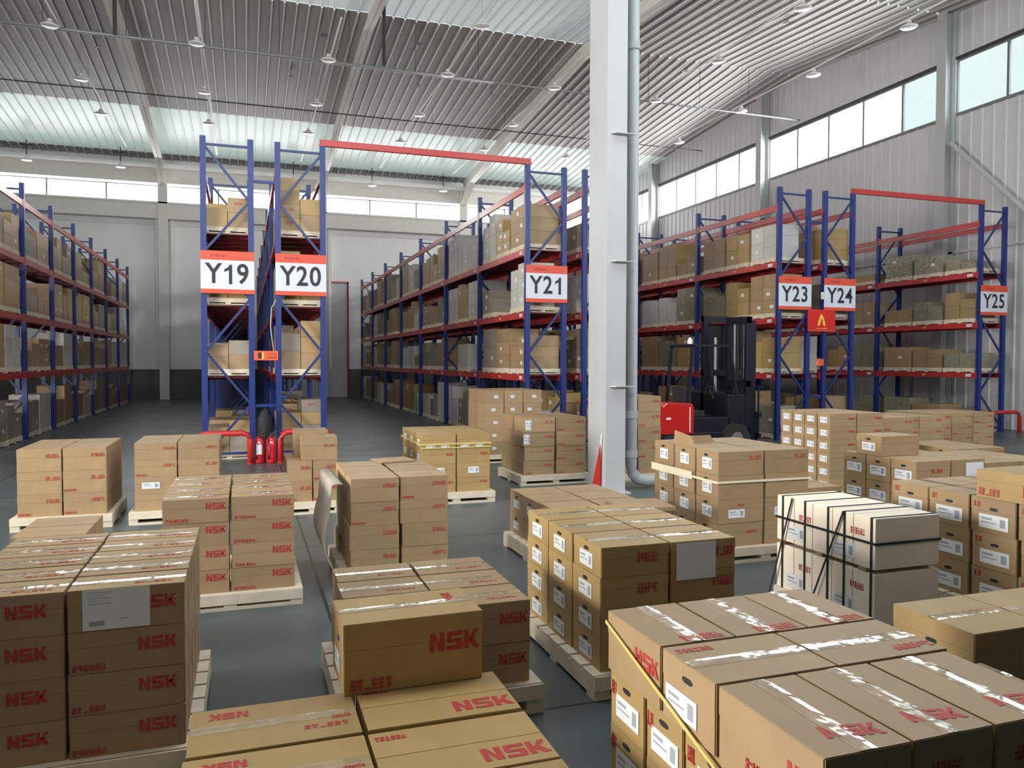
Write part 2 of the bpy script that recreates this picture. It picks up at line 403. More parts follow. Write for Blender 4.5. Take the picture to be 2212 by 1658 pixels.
for i, x in enumerate(bc):
    mb = MB(); mb.box(x - .2, x + .2, YB - .5, YB - .05, 0, 10.7, 'rafter')
    mb.box(x - .34, x - .2, YB - .3, YB - .02, 1.38, 8.25, 'white_trim'); mb.box(x + .3, x + .44, YB - .12, YB - .01, 1.38, 8.25, 'white_trim')
    struct('trim_%d' % (30 + i), mb)['label'] = 'column on the back wall'
    if x > 17: continue
    # haunched rafter running under the roof towards the viewer
    mb = MB(); ys = [38.9, 37.2, 32, 24, 14, 4, -5.9]; dp = [1.3, .62, .5, .45, .5, .5, .5]
    for j in range(len(ys) - 1):
        a, b = ys[j], ys[j + 1]; za, zb = roof_z(a) - .05, roof_z(b) - .05
        for (u, v, h0, h1) in ((x - .15, x + .15, dp[j], dp[j] - .03), (x - .012, x + .012, 0, dp[j])):
            pa = dp[j]; pb = dp[j + 1]
            if u < x - .1: lo_a, hi_a, lo_b, hi_b = za - pa, za - pa + .03, zb - pb, zb - pb + .03
            else: lo_a, hi_a, lo_b, hi_b = za - pa, za, zb - pb, zb
            q = len(mb.v); kk = mb.mi('rafter')
            mb.v += [(u, a, lo_a), (v, a, lo_a), (v, a, hi_a), (u, a, hi_a), (u, b, lo_b), (v, b, lo_b), (v, b, hi_b), (u, b, hi_b)]
            for f in ((0, 1, 2, 3), (7, 6, 5, 4), (0, 4, 5, 1), (1, 5, 6, 2), (2, 6, 7, 3), (3, 7, 4, 0)): mb.f.append(tuple(q + t for t in f)); mb.m.append(kk)
    struct('trim_%d' % (40 + i), mb)['label'] = 'steel rafter under the roof'
# a door outline in the back wall
g = empty('door_1', (4.3, YB - .05, 0)); g['kind'] = 'structure'
mb = MB(); mb.box(-3.0, .5, -.01, .02, 0, 5.6, 'wall_side'); link('door_leaf', mb.mesh('door_leaf'), g)
mb = MB(); mb.box(.5, .58, -.05, .03, 0, 5.7, 'red_deck'); mb.box(-3.08, -3.0, -.05, .03, 0, 5.7, 'red_deck'); mb.box(-3.08, .58, -.05, .03, 5.62, 5.7, 'red'); link('door_frame', mb.mesh('door_frame'), g)

# left wall with an open dock door, wall behind the camera with an added light opening
mb = MB(); mb.box(XL - .15, XL, 9.6, 39.7, 0, 12.35, 'wall_dim'); mb.box(XL - .15, XL, YF, 3.2, 0, 12.35, 'wall_dim'); mb.box(XL - .15, XL, 3.2, 9.6, 4.9, 12.35, 'wall_dim'); struct('wall_left', mb)
mb = MB(); mb.box(XL, XR, YF - .15, YF, 0, 7.8, 'wall_dim'); mb.box(XL, XR, YF - .15, YF, 9.6, 12.35, 'wall_dim'); mb.box(XL, -10.2, YF - .15, YF, 7.8, 9.6, 'wall_dim'); mb.box(18.2, XR, YF - .15, YF, 7.8, 9.6, 'wall_dim'); struct('wall_front', mb)
# unseen slab added to keep the front light off the near carton fronts
mb = MB(); mb.box(XL, XR, YF, 1.2, 3.0, 3.3, 'wall_dim'); struct('shade_slab', mb)

# ------------------------------------------------------------ main column, downpipe
g = empty('steel_column', (4.74, 9.8, 0)); tag(g, 'pale grey H-section steel column rising from floor to roof between the aisles', 'column')
mb = MB(); mb.box(-.14, .14, -.30, -.285, 0, 11.0, 'colwhite'); mb.box(-.14, -.125, -.285, .30, 0, 11.0, 'colwhite'); mb.box(.01, .03, -.285, .285, 0, 11.0, 'colwhite'); mb.box(-.125, .14, .285, .30, 0, 11.0, 'colwhite')
mb.box(-.155, -.14, -.30, .0, 0, 11.0, 'colwhite')
link('shaft', mb.mesh('shaft'), g)
for z in (1.45, 3.13, 4.83):
    mb = MB(); mb.prism([(-.10, -.30), (.20, -.30), (.26, -.37), (-.04, -.37)], z, z + .012, 'colwhite'); link('bracket_plate', mb.mesh('bracket_plate'), g)
mb = MB(); mb.box(-.2, .2, -.36, .36, 0, .02, 'colwhite'); link('base_plate', mb.mesh('base_plate'), g)
g = empty('drain_pipe', (5.125, 9.80, 0)); tag(g, 'grey plastic drain pipe running down beside the white column and bending right', 'pipe')
mb = MB(); mb.tube([(0, 0, 11.0), (0, 0, .34), (.03, 0, .22), (.10, 0, .14), (.22, 0, .11), (.95, 0, .11)], .082, 'downpipe', 16); link('pipe', mb.mesh('pipe', smooth=True), g)
for z in (6.1, 1.0, .45): mb = MB(); mb.tube([(0, 0, z), (0, 0, z + .10)], .094, 'downpipe', 16); link('coupling', mb.mesh('coupling'), g)
mb = MB(); mb.box(-.13, .12, .09, .13, 4.4, 4.44, 'dark'); link('pipe_clamp', mb.mesh('pipe_clamp'), g)
g = empty('furled_banner', (4.56, 9.66, .05)); tag(g, 'narrow furled red pennant standing against the white column foot', 'banner')
mb = MB(); mb.tube([(0, 0, 0), (0, -.08, .75)], .008, 'lampwhite', 6); link('stick', mb.mesh('stick'), g)
mb = MB(); v = [(-.03, .16, .0), (-.03, -.05, .0), (.0, -.05, .0), (.0, .16, .0), (-.012, -.07, .62), (-.004, -.07, .62)]
mb.v = v; mb.f = [(0, 1, 2, 3), (0, 4, 1), (1, 4, 5, 2), (2, 5, 3), (3, 5, 4, 0)]; mb.mi('firered'); mb.m = [0] * 5; link('cloth', mb.mesh('cloth'), g)

# ------------------------------------------------------------ pallet and carton builders
def pallet_mesh(lx, ly, h=.13):
    mb = MB(); n = max(4, round(ly / .18)); bw = ly / n
    for i in range(n): mb.box(0, lx, i * bw + .012, (i + 1) * bw - .012, h - .022, h, 'pallet')
    for x in (0, lx / 2 - .045, lx - .09): mb.box(x, x + .09, 0, ly, .022, h - .022, 'pallet')
    for y in (0, ly / 2 - .05, ly - .1): mb.box(0, lx, y, y + .1, 0, .022, 'pallet')
    mb.box(.0, lx, -.012, .0, h - .075, h - .0, 'pallet')
    return mb.mesh('pallet')
_bm = {}
def carton_mesh(wx, dy, h, mt, seam='x'):
    key = (round(wx, 3), round(dy, 3), round(h, 3), mt, seam)
    if key in _bm: return _bm[key]
    mb = MB(); e = .0015
    mb.box(e, wx - e, e, dy - e, 0, h * .62, mt); mb.box(0, wx, 0, dy, h * .625, h - .003, mt)
    if seam == 'x':
        mb.box(0.002, wx - .002, 0.002, dy / 2 - .002, h - .003, h, mt); mb.box(.002, wx - .002, dy / 2 + .002, dy - .002, h - .003, h, mt)
    else:
        mb.box(0.002, wx / 2 - .002, 0.002, dy - .002, h - .003, h, mt); mb.box(wx / 2 + .002, wx - .002, .002, dy - .002, h - .003, h, mt)
    me = mb.mesh('carton'); bm = bmesh.new(); bm.from_mesh(me)
    ed = [q for q in bm.edges if q.calc_length() > h * .3 and abs(q.verts[0].co.z - q.verts[1].co.z) > .01]
    bmesh.ops.bevel(bm, geom=ed, offset=.004, segments=2, affect='EDGES'); bm.to_mesh(me); bm.free()
    _bm[key] = me; return me
FR = (R(90), 0, 0); LF = (R(90), 0, R(-90)); RT = (R(90), 0, R(90))
def strip(a, b, wd, mt='tape'):
    key = ('t', round(a, 3), round(b, 3), wd, mt)
    if key in _tc: return _tc[key]
    mb = MB(); n = 14; k = mb.mi(mt); rr = random.Random(int(a * 977 + b * 131))
    for i in range(n + 1):
        x = -a / 2 + a * i / n; z = .0012 + rr.random() * .0012
        mb.v += [(x, -wd / 2, .0006), (x, -wd * .2, z), (x, wd * .22, z * .9), (x, wd / 2, .0006)]
    for i in range(n):
        for q in range(3): mb.f.append((i * 4 + q, i * 4 + 4 + q, i * 4 + 5 + q, i * 4 + 1 + q)); mb.m.append(k)
    me = mb.mesh('tape', False); _tc[key] = me; return me
def handle_mesh():
    if 'hd' in _tc: return _tc['hd']
    mb = MB(); mb.prism([(.022 * math.cos(t * math.pi / 6) + (.010 if math.cos(t * math.pi / 6) > 0 else -.010), .011 * math.sin(t * math.pi / 6)) for t in range(12)], -.0003, .0006, 'ink')
    _tc['hd'] = mb.mesh('handle_hole'); return _tc['hd']
CID = [0]
buried = MB()
UNSEEN = set({12,13,27,28,31,32,33,36,37,38,75,76,77,78,81,89,91,119,120,123,137,141,159,160,162,163,165,166,169,171,174,175,176,178,179,182,183,195,196,207,250,254,255,256,257,258,259,262,263,264,265,267,270,271,272,275,278,280,283,285,287,289,293,294,295,296,298,308,309,312,313,314,315,316,317,322,323,324,325,327,329,331,332,334,336,337,339,341,342,361,362,363,364,365,366,368,370,371,372,373,374,375,376,378,379,382,383,386,389,390,392,396,400,407,408,409,410,411,412})   # cartons wholly buried behind others are left out
def carton(x, y, z, wx, dy, h, label, group, mt='card', feats=(), seam='x', rz=0.0, name='carton', cat='box'):
    CID[0] += 1
    if CID[0] in UNSEEN:
        buried.box(x + .012, x + wx - .012, y + .012, y + dy - .012, z + .001, z + h - .002, mt); return None
    o = link(name, carton_mesh(wx, dy, h, mt, seam), None, (x, y, z), (0, 0, rz))
    tag(o, label, cat, group)
    for f in feats:
        k = f[0]
        if k == 'logo':      # logo on the front: width, cx, cz fractions
            _, wd, fx, fz = f; link('logo', NSK(wd), o, (wx * fx, -.0006, h * fz), FR)
        elif k == 'logoL': _, wd, fy, fz = f; link('logo', NSK(wd), o, (-.0006, dy * fy, h * fz), LF)
        elif k == 'logoT': _, wd, fx, fy, r = f; link('logo', NSK(wd), o, (wx * fx, dy * fy, h + .0006), (0, 0, R(r)))
        elif k == 'print': _, wd, ht, fx, fz, sd = f; link('print', garble(wd, ht, sd), o, (wx * fx, -.0006, h * fz), FR)
        elif k == 'printL': _, wd, ht, fy, fz, sd = f; link('print', garble(wd, ht, sd), o, (-.0006, dy * fy, h * fz), LF)
        elif k == 'printT': _, wd, ht, fx, fy, sd, r = f; link('print', garble(wd, ht, sd), o, (wx * fx, dy * fy, h + .0006), (0, 0, R(r)))
        elif k == 'lab': _, wd, ht, fx, fz = f; link('address_label', sheet(wd, ht), o, (wx * fx, -.0006, h * fz), FR)
        elif k == 'labL': _, wd, ht, fy, fz = f; link('address_label', sheet(wd, ht), o, (-.0006, dy * fy, h * fz), LF)
        elif k == 'hole': link('handle_hole', handle_mesh(), o, (-.0006, dy * f[1], h * f[2]), LF)
        elif k == 'tapex': link('tape', strip(wx * .99, 0, .062), o, (wx / 2, dy * f[1], h), (0, 0, 0))
        elif k == 'tapey': link('tape', strip(dy * .99, 0, .062), o, (wx * f[1], dy / 2, h), (0, 0, R(90)))
    return o
LAY = {1: ['only layer'], 2: ['top layer', 'bottom layer'], 3: ['top layer', 'middle layer', 'bottom layer'], 4: ['top layer', 'second layer', 'third layer', 'bottom layer']}
def layname(k, nz):
    d = nz - 1 - k
    if nz <= 4: return LAY[nz][d]
    return ['top layer', 'second layer', 'third layer', 'fourth layer', 'fifth layer', 'bottom layer'][min(d, 5)]
ROWN = {1: [''], 2: ['front', 'back'], 3: ['front', 'middle', 'back'], 4: ['front', 'second-row', 'third-row', 'back'], 5: ['front', 'second-row', 'third-row', 'fourth-row', 'back']}
def stack(desc, x0, x1, y0, y1, z0, z1, nx, ny, nz, side, feat, mt='card', jit=.006, pal=True, seam='x', skip=(), seed=1, prefix='brown carton'):
    rr = random.Random(seed); wx = (x1 - x0) / nx; dy = (y1 - y0) / ny; h = (z1 - z0) / nz; out = {}
    if pal:
        pm = (x1 - x0) + .10; pd = (y1 - y0) + .02
        tag(link('pallet', pallet_mesh(pm, pd, z0), None, (x0 - .05, y0 - .045, 0)), 'pale wooden pallet under the ' + desc, 'pallet', 'floor pallets')
    for k in range(nz):
        for j in range(ny):
            for i in range(nx):
                if (i, j, k) in skip: continue
                vis = (k == nz - 1) or (j == 0) or (side == 'L' and i == 0) or (side == 'R' and i == nx - 1)
                if not vis: continue
                cn = {1: '', 2: ['left ', 'right '][i % 2] if nx == 2 else '', 3: ['left ', 'middle ', 'right '][i % 3]}[nx]
                lb = '%s, %s, %s%s, %s' % (prefix, layname(k, nz), cn, ROWN[ny][j], desc) if ny > 1 else '%s, %s, %s%s' % (prefix, layname(k, nz), cn and cn + 'side, ', desc)
                gx = .004 + rr.random() * jit; gy = .003 + rr.random() * jit
                fs = feat(i, j, k, wx - gx - .004, dy, h, rr)
                out[(i, j, k)] = carton(x0 + i * wx + gx, y0 + j * dy + (rr.random() - .2) * jit, z0 + k * h, wx - gx - .004, dy - gy - .006, h - .0015, lb, 'cartons of the ' + desc, mt, fs, seam, R((rr.random() - .5) * .25))
    return out

def f_print(w=.13, top=True, tape=False, lab=False, front=True):
    """cartons with a small red print at the right end of the front"""
    def f(i, j, k, wx, dy, h, rr):
        o = []
        if j == 0 and front:
            o.append(('print', w, h * .17, .97 - w / wx / 2 - .02, .68, rr.randint(1, 5)))
            if rr.random() < .5: o.append(('print', w * .9, h * .1, .16, .12, rr.randint(6, 9)))
        if lab and i == 0: o += [('labL', min(.15, dy * .45), h * .36, .5, .42), ('hole', .5, .74)]
        if tape: o.append(('tapex', .5))
        return o
    return f

# ---- floor stacks -------------------------------------------------------------
stack('far-left stack before the left-hand rack', -2.28, -1.42, 9.35, 10.45, .14, .86, 2, 2, 3, 'R', f_print(.13), seed=2)
def fB(i, j, k, wx, dy, h, rr):
    o = f_print(.12)(i, j, k, wx, dy, h, rr)
    if (i, j, k) == (0, 0, 1): o = [('lab', .18, .07, .38, .5)]
    return o
stack('stack left of the red rack guard', -1.16, -.28, 9.35, 10.3, .14, .89, 2, 2, 4, 'R', fB, seed=3)
def fC(i, j, k, wx, dy, h, rr):
    o = []
    if j == 0: o = [('logo', .135, .80, .68), ('print', .15, .022, .22, .13, rr.randint(1, 6))]
    if k == 3: o += [('printT', .17, .02, .7, .3, 3, 0), ('tapex', .5)]
    return o
stack('four-high stack in the left middle', -.57, .34, 5.95, 7.15, .12, .81, 2, 4, 4, 'R', fC, seed=4, jit=.012)
def fD(i, j, k, wx, dy, h, rr):
    o = []
    if j == 0:
        o = [('logo', .15, .76 if i else .70, .60)]
        if i and k < 3: o.append(('print', .13, .026, .17, .14, 3 + k % 2))
    if k == 3: o += [('tapex', .5), ('printT', .15, .02, .72, .25, 4, 0)]
    return o
D = stack('near-left corner stack', -1.17, -.25, 3.6, 4.78, .14, .845, 2, 5, 4, 'R', fD, mt='card', seed=5)
link('packing_list', sheet(.255, .168, 'big'), D[(1, 0, 3)], (.185, -.0012, .088), FR)
stack('low stack behind the near-left corner stack', -1.27, -.88, 5.05, 5.65, .14, .79, 1, 2, 3, 'R', f_print(.12), seed=6)

# centre-front: long cartons cut by the bottom edge of the photo
def fF(i, j, k, wx, dy, h, rr):
    if k < 1: return [('print', .17, .04, .2, .2, 5)] if j == 0 else []
    if i == 1:
        return [('logoT', .25, .78, .24, 0), ('printT', .12, .035, .12, .86, 2, 0)] if j > 0 else [('logoT', .26, .76, .28, 0), ('printT', .20, .035, .20, .90, 4, 0), ('printT', .08, .035, .10, .76, 8, 0), ('tapex', .5)]
    return [('logoT', .15, .22, .80, 180), ('printT', .17, .035, .80, .28, 4, 0), ('printT', .07, .035, .90, .45, 7, 0), ('tapex', .52)]
stack('cut-off stack at the bottom centre', -.225, 1.06, 2.14, 3.35, .14, .385, 2, 3, 1, 'R', lambda i, j, k, wx, dy, h, rr: fF(i, j, 1, wx, dy, h, rr) + ([('print', .17, .04, .2, .2, 5)] if j == 0 else []), mt='card_y', seed=7, jit=.014)
# stack under and behind the big carton
def fG(i, j, k, wx, dy, h, rr):
    o = []
    if j == 0: o = [('logo', .15, .80, .60)]
    if k == 1: o += [('tapex', .5), ('printT', .16, .02, .7, .25, 2 + j, 0)]
    return o
stack('stack behind the big centre carton', .46, 1.38, 3.72, 4.66, .15, .575, 2, 3, 2, 'L', fG, seed=8, jit=.012)
carton(.38, 3.285, .387, .612, .365, .30, 'biggest brown carton with large red lettering, sitting highest in the centre foreground', None, 'card_y',
       [('logo', .225, .79, .60), ('print', .18, .048, .19, .13, 4), ('hole', .42, .66), ('labL', .17, .085, .55, .3), ('tapex', .5), ('logoT', .12, .84, .68, 90)], 'x', R(1.0))
# centre back stack with curled sheets
stack('stack beside the curled cardboard sheet', .75, 1.55, 6.1, 7.2, .13, .875, 2, 3, 4, 'L', f_print(.11), seed=9, jit=.02)
mb = MB(); n = 12; k = mb.mi('kraft')
for i in range(n + 1):
    t = i / n; ang = t * 2.4
    x = -.02 - .16 * math.sin(ang) * .9 + .10 * max(0, t - .7); z = .80 - .66 * t if t > .25 else .80 + .02 - .08 * abs(t - .12)
    for y in (0, .9): mb.v.append((x, y, z))
    for y in (0, .9): mb.v.append((x - .012, y, z))
for i in range(n):
    a = i * 4; mb.f += [(a, a + 1, a + 5, a + 4), (a + 2, a + 6, a + 7, a + 3), (a, a + 4, a + 6, a + 2), (a + 1, a + 3, a + 7, a + 5)]; mb.m += [k] * 4
mb.f += [(0, 2, 3, 1), (n * 4, n * 4 + 1, n * 4 + 3, n * 4 + 2)]; mb.m += [k] * 2
tag(link('cardboard_sheet', mb.mesh('cardboard_sheet', smooth=True), None, (.735, 6.14, 0.02)), 'curled grey-brown cardboard sheet leaning on the left side of the centre stack', 'cardboard')
carton(1.15, 6.95, .876, .34, .3, .012, 'flat folded cardboard piece lying on the centre stack', None, 'card', [], 'y', R(12), 'cardboard_flap', 'cardboard')

def fI(i, j, k, wx, dy, h, rr):
    o = []
    if j == 0 and k == 2: o = [('print', .1, .035, .82, .62, 2)]
    if j == 0 and k == 3: o = [('lab', .11, .04, .25, .18), ('lab', .10, .04, .68, .18)]
    if j == 0 and k == 1: o = [('lab', .14, .08, .5, .5)]
    if j == 0 and k == 0: o = [('print', .1, .03, .8, .7, 3)]
    if i == 0: o += [('labL', .14, .08, .5, .4)]
    return o
stack('yellow-strapped stack in the centre back', 2.06, 2.96, 9.5, 10.75, .14, .875, 2, 3, 4, 'L', fI, mt='card_y', seed=10)
mb = MB(); a0, a1, b0, b1 = 2.055, 2.965, 9.49, 10.76
mb.box(a0 - .006, a0 - .002, b0, b1, .745, .765, 'strap_y'); mb.box(a0 - .006, a1, b0 - .008, b0 - .004, .745, .765, 'strap_y'); mb.box(a0 - .006, a1, b0 - .008, b0 - .004, .70, .70 + .012, 'strap_y')
mb.box(a1, a1 + .004, b0, b1, .745, .765, 'strap_y')
tag(link('packing_strap', mb.mesh('packing_strap')), 'yellow strap round the stack in the centre back', 'strap')
J = 'small stack right of the fire extinguishers'
stack(J, .45, 1.03, 9.4, 10.3, .14, .62, 2, 2, 2, 'L', f_print(.12), seed=11)
carton(.62, 9.42, .622, .41, .36, .275, 'single brown carton on top of the small stack right of the extinguishers', None, 'card', [('print', .13, .03, .78, .62, 4), ('tapex', .5)])
carton(.56, 9.80, .622, .40, .40, .32, 'taller brown carton behind the top one, right of the fire extinguishers', None, 'card', [])
def fK(i, j, k, wx, dy, h, rr):
    o = f_print(.13)(i, j, k, wx, dy, h, rr)
    if i == 0 and j == 0 and k > 1: o.append(('lab', .09, .14, .1, .5))
    return o
stack('leftmost stack behind the white column', 3.78, 4.78, 10.55, 11.6, .14, .975, 2, 2, 4, 'L', fK, seed=12, jit=.03)
stack('stack just right of the white column', 5.16, 5.98, 10.45, 11.4, .10, 1.27, 2, 2, 5, 'L', f_print(.13), seed=13, jit=.03)
stack('wrapped stack at the foot of the Y21 rack', 3.98, 5.05, 13.1, 14.2, .14, 1.28, 3, 2, 5, 'L', lambda i, j, k, wx, dy, h, rr: [('lab', .08, .05, .3 + .3 * rr.random(), .5)] if j == 0 else [], mt='card', seed=14)
# low shadowed stack before the column
stack('low shadowed stack before the white column', 2.42, 3.36, 6.0, 7.2, .14, .55, 2, 3, 2, 'L', f_print(.12, front=False, lab=True), seed=15, jit=.02)
carton(2.93, 5.75, .55, .48, .42, .03, 'open carton lid lying loose on the low shadowed stack', None, 'card', [], 'x', R(-6), 'folded_cardboard', 'cardboard')
# big labelled stack M
def fM(i, j, k, wx, dy, h, rr):
    o = []
    if j == 0: o = [('print', .13, .055, .68 if i == 0 else .80, .60, 3 + (k + i) % 3)]
    if i == 0: o += [('labL', .17, .082, .52, .40), ('hole', .52, .76)]
    if k == 3: o += [('tapex', .5)]
    return o
Ms = stack('large labelled stack right of centre', 1.78, 2.63, 3.75, 4.90, .13, .80, 2, 3, 4, 'L', fM, mt='card_y', seed=16)
link('wrapped_document', sheet(.25, .205, 'plain'), Ms[(1, 0, 3)], (.155, -.004, .055), FR)

# tall strapped stack N with an open carton
def fN(i, j, k, wx, dy, h, rr):
    o = []
    if j == 0:
        if k in (3, 2): o = [('print', .13, .035, .80, .72, 4)]
        if k == 1: o = [('lab', .17, .075, .40, .40), ('print', .08, .02, .5, .75, 2)]
        if k == 0: o = [('print', .13, .03, .75, .6, 5)]
    if i == 0: o += [('labL', .15, .10, .5, .45), ('hole', .55, .8)]
    return o
N = 'tall strapped stack beyond the white crates'
stack(N, 3.94, 4.92, 5.9, 7.05, .14, .995, 2, 3, 4, 'L', fN, seed=17, jit=.012)
mb = MB(); mb.box(3.93, 3.936, 5.89, 7.06, .715, .735, 'strap_w'); mb.box(3.93, 4.93, 5.882, 5.888, .715, .735, 'strap_w'); mb.box(4.926, 4.93, 5.88, 7.06, .715, .735, 'strap_w')
mb.box(3.926, 3.93, 6.3, 7.06, .70, .77, 'strap_w')
tag(link('packing_strap', mb.mesh('packing_strap')), 'pale strap round the tall stack beyond the white crates', 'strap')
g = empty('raised_flap', (3.94, 6.45, .997)); tag(g, 'raised brown carton flap sticking up on the tall strapped stack', 'cardboard')
mb = MB(); mb.prism([(0, 0), (.38, 0), (.30, .10), (.02, .13)], 0, .006, 'card', lambda x, y, z: (z, -x + .2, y)); mb.prism([(0, 0), (.45, 0), (.40, .07), (.05, .07)], 0, .006, 'card', lambda x, y, z: (x + .01, z + .2, y))
link('flap', mb.mesh('flap'), g)

# white strapped crates O
Od = 'white strapped crate stack'
def crate(z0, z1, which):
    g = empty('strapped_crate', (3.90, 4.03, z0)); tag(g, '%s long white board crate of the black-strapped pair' % which, 'crate', 'white strapped crates')
    h = z1 - z0; L = 1.0; n = 5; st = L / n
    for i in range(n):
        mb = MB(); mb.box(0, .545, i * st + .003, (i + 1) * st - .003, 0, h, 'crate')
        link('slab_box', mb.mesh('slab_box', bevel=.003), g)
    mb = MB(); mb.box(-.001, -.0003, .1, .1 + .12, h * .55, h * .72, 'red_ink'); mb.box(-.001, -.0003, .62, .75, h * .45, h * .6, 'red_ink')
    link('print', garble(.13, .045, 3), g, (-.0008, .16, h * .68), LF); link('print', garble(.13, .045, 4), g, (-.0008, .68, h * .62), LF)
    link('address_label', sheet(.2, .10), g, (-.0008, .28, h * .25), LF); link('address_label', sheet(.2, .10), g, (-.0008, .78, h * .25), LF)
crate(.425, .765, 'upper'); crate(.06, .395, 'lower')
for q, y in enumerate((.08, .50, .90)):
    mb = MB(); mb.box(0, .54, 0, .07, 0, .028, 'card')
    tag(link('spacer_batten', mb.mesh('spacer_batten'), None, (3.90, 4.03 + y, .396)), '%s brown spacer batten between the two white crates' % ['nearest', 'middle', 'farthest'][q], 'batten', 'battens between the crates')
mb = MB(); mb.box(0, .58, 0, 1.02, .04, .06, 'pallet')
for y in (0, .46, .93): mb.box(0, .58, y, y + .09, 0, .04, 'pallet')
tag(link('pallet', mb.mesh('pallet'), None, (3.88, 4.02, 0)), 'thin pale pallet under the white strapped crates', 'pallet', 'floor pallets')
mb = MB(); x = 3.893; T_ = .768
for y in (4.055, 4.30, 4.46, 4.70, 4.95):
    mb.box(x, x + .004, y, y + .016, .06, T_, 'strap_b'); mb.box(x, 4.45, y, y + .016, T_ - .002, T_ + .002, 'strap_b')
mb.box(x - .003, x + .002, 4.02, 5.035, .590, .607, 'strap_b'); mb.box(x, 4.452, 4.020, 4.024, .590, .607, 'strap_b'); mb.box(4.448, 4.452, 4.02, 5.03, .590, .607, 'strap_b')
mb.bar((x - .006, 4.84, T_), (3.86, 5.06, .0), .014, .004, 'strap_b', (1, 0, 0)); mb.bar((x - .006, 4.31, T_), (3.86, 4.62, .0), .014, .004, 'strap_b', (1, 0, 0))
tag(link('binding_straps', mb.mesh('binding_straps')), 'black binding straps round the white crates', 'strap')

# big wrapped stack P at the bottom right: different cartons on top, labelled left side
Pd = 'big stack at the bottom right'
S_ = .877
zt, zm, zl, zb = .80, .57, .355, .14
def pcart(x, y, wx, dy, z0, z1, lb, feats, seam='x', rz=0, mt='card_y'):
    fs = [tuple([f[0], f[1] * S_] + ([f[2] * S_] + list(f[3:]) if f[0] in ('print', 'printL', 'printT', 'labL') else list(f[2:]))) if f[0] not in ('tapex', 'tapey', 'hole') else f for f in feats]
    return carton(x * S_, y * S_, z0, wx * S_, dy * S_, z1 - z0 - .0015, 'brown carton, %s, %s' % (lb, Pd), 'cartons of the ' + Pd, mt, fs, seam, R(rz))
for i, (a, b) in enumerate(((1.56, 1.915), (1.92, 2.275), (2.28, 2.635))):
    pcart(a, 2.72, b - a - .004, .475, zm, zt, 'top layer, back row, ' + ['left', 'middle', 'right'][i],
          [('tapey', .5), ('printT', .2, .06, .62, .10, 2 + i, 0)] + ([('logoL', .20, .24, .58)] if i == 0 else []), 'y', (.2, -.2, .1)[i], 'card')
pcart(1.56, 2.335, .53, .37, zm, zt, 'top layer, second row, left', [('tapex', .5), ('labL', .22, .10, .62, .34), ('hole', .5, .76), ('printT', .16, .04, .2, .84, 6, 0)], 'x', 0, 'card')
pcart(2.10, 2.335, .53, .37, zm, zt, 'top layer, second row, right', [('tapex', .5), ('printT', .2, .05, .8, .2, 5, 0)], 'x', .2, 'card')
for i, (a, b) in enumerate(((1.56, 1.885), (1.892, 2.215), (2.225, 2.60))):
    pcart(a, 1.79, b - a - .003, .53, zm, zt, 'top layer, front row, ' + ['left', 'middle', 'right'][i],
          [('tapey', .5), ('logoT', .20, .62, .22, -8), ('print', .14, .05, .4, .6, 5)] + ([('logoL', .17, .14, .58), ('printL', .16, .06, .55, .22, 3)] if i == 0 else []), 'y', (-.15, .1, -.1)[i], 'card')
for ln, (z0, z1) in (('middle layer', (zl, zm)), ('bottom layer', (zb, zl))):
    for j, (a, b) in enumerate(((1.79, 2.165), (2.175, 2.555), (2.565, 2.855), (2.87, 3.19))):
        pcart(1.57, a, .52, b - a - .005, z0, z1, ln + ', left side, ' + ['front', 'second row', 'third row', 'back'][j], [('labL', .21, .10, .48, .42), ('hole', .5, .80), ('printL', .05, .06, .88, .7, 2 + j)])
    for i in range(2): pcart(2.10 + i * .265, 1.79, .255, .38, z0, z1, ln + ', front row, ' + ['middle', 'right'][i], [('print', .14, .05, .4, .6, 3)])
    pcart(2.10, 2.18, .50, .52, z0, z1, ln + ', right side, second row', [])
    pcart(2.10, 2.72, .53, .46, z0, z1, ln + ', right side, back', [])
tag(link('pallet', pallet_mesh(.96, 1.27, .139), None, (1.355, 1.55, 0)), 'pale wooden pallet under the ' + Pd, 'pallet', 'floor pallets')
mb = MB()
def q_(x, y, z): return (x * S_, y * S_, z)
mb.bar(q_(1.550, 3.20, .755), q_(1.547, 2.30, .54), .003, .014, 'strap_y', (0, 0, 1)); mb.bar(q_(1.547, 2.30, .54), q_(1.547, 1.78, .42), .003, .014, 'strap_y'); mb.bar(q_(1.547, 1.777, .42), q_(2.6, 1.777, .66), .014, .003, 'strap_y')
tag(link('packing_strap', mb.mesh('packing_strap')), 'yellow strap slanting along the left side of the %s' % Pd, 'strap')

# right edge stacks
Q = 'low stack cut by the right edge'
stack(Q, 3.02, 3.92, 2.55, 3.02, .14, .60, 2, 1, 2, 'L', lambda i, j, k, wx, dy, h, rr: [('hole', .5, .55), ('tapex', .5)] if k else [], mt='card_y', seed=19)
stack('small stack between the two right corner stacks', 2.72, 3.0, 2.0, 2.5, .14, .50, 1, 2, 2, 'L', lambda i, j, k, wx, dy, h, rr: [('printT', .16, .05, .5, .5, 3, 0), ('tapex', .5)], mt='card', seed=20)
def fR(i, j, k, wx, dy, h, rr):
    return ([('labL', .22, .095, .48, .34), ('hole', .48, .70), ('printL', .05, .04, .85, .8, 3 + j)] if i == 0 else []) + ([('tapey', .5)] if k == 2 else [])
stack('labelled stack at the right behind the crates', 4.80, 5.80, 3.40, 4.82, .14, .865, 2, 4, 3, 'L', fR, seed=21, jit=.015)
carton(4.80, 3.50, .866, .62, .56, .19, 'topmost carton with big red print on the stack at the right edge', None, 'card_y', [('printL', .12, .07, .28, .42, 3), ('printL', .16, .05, .82, .22, 4)])
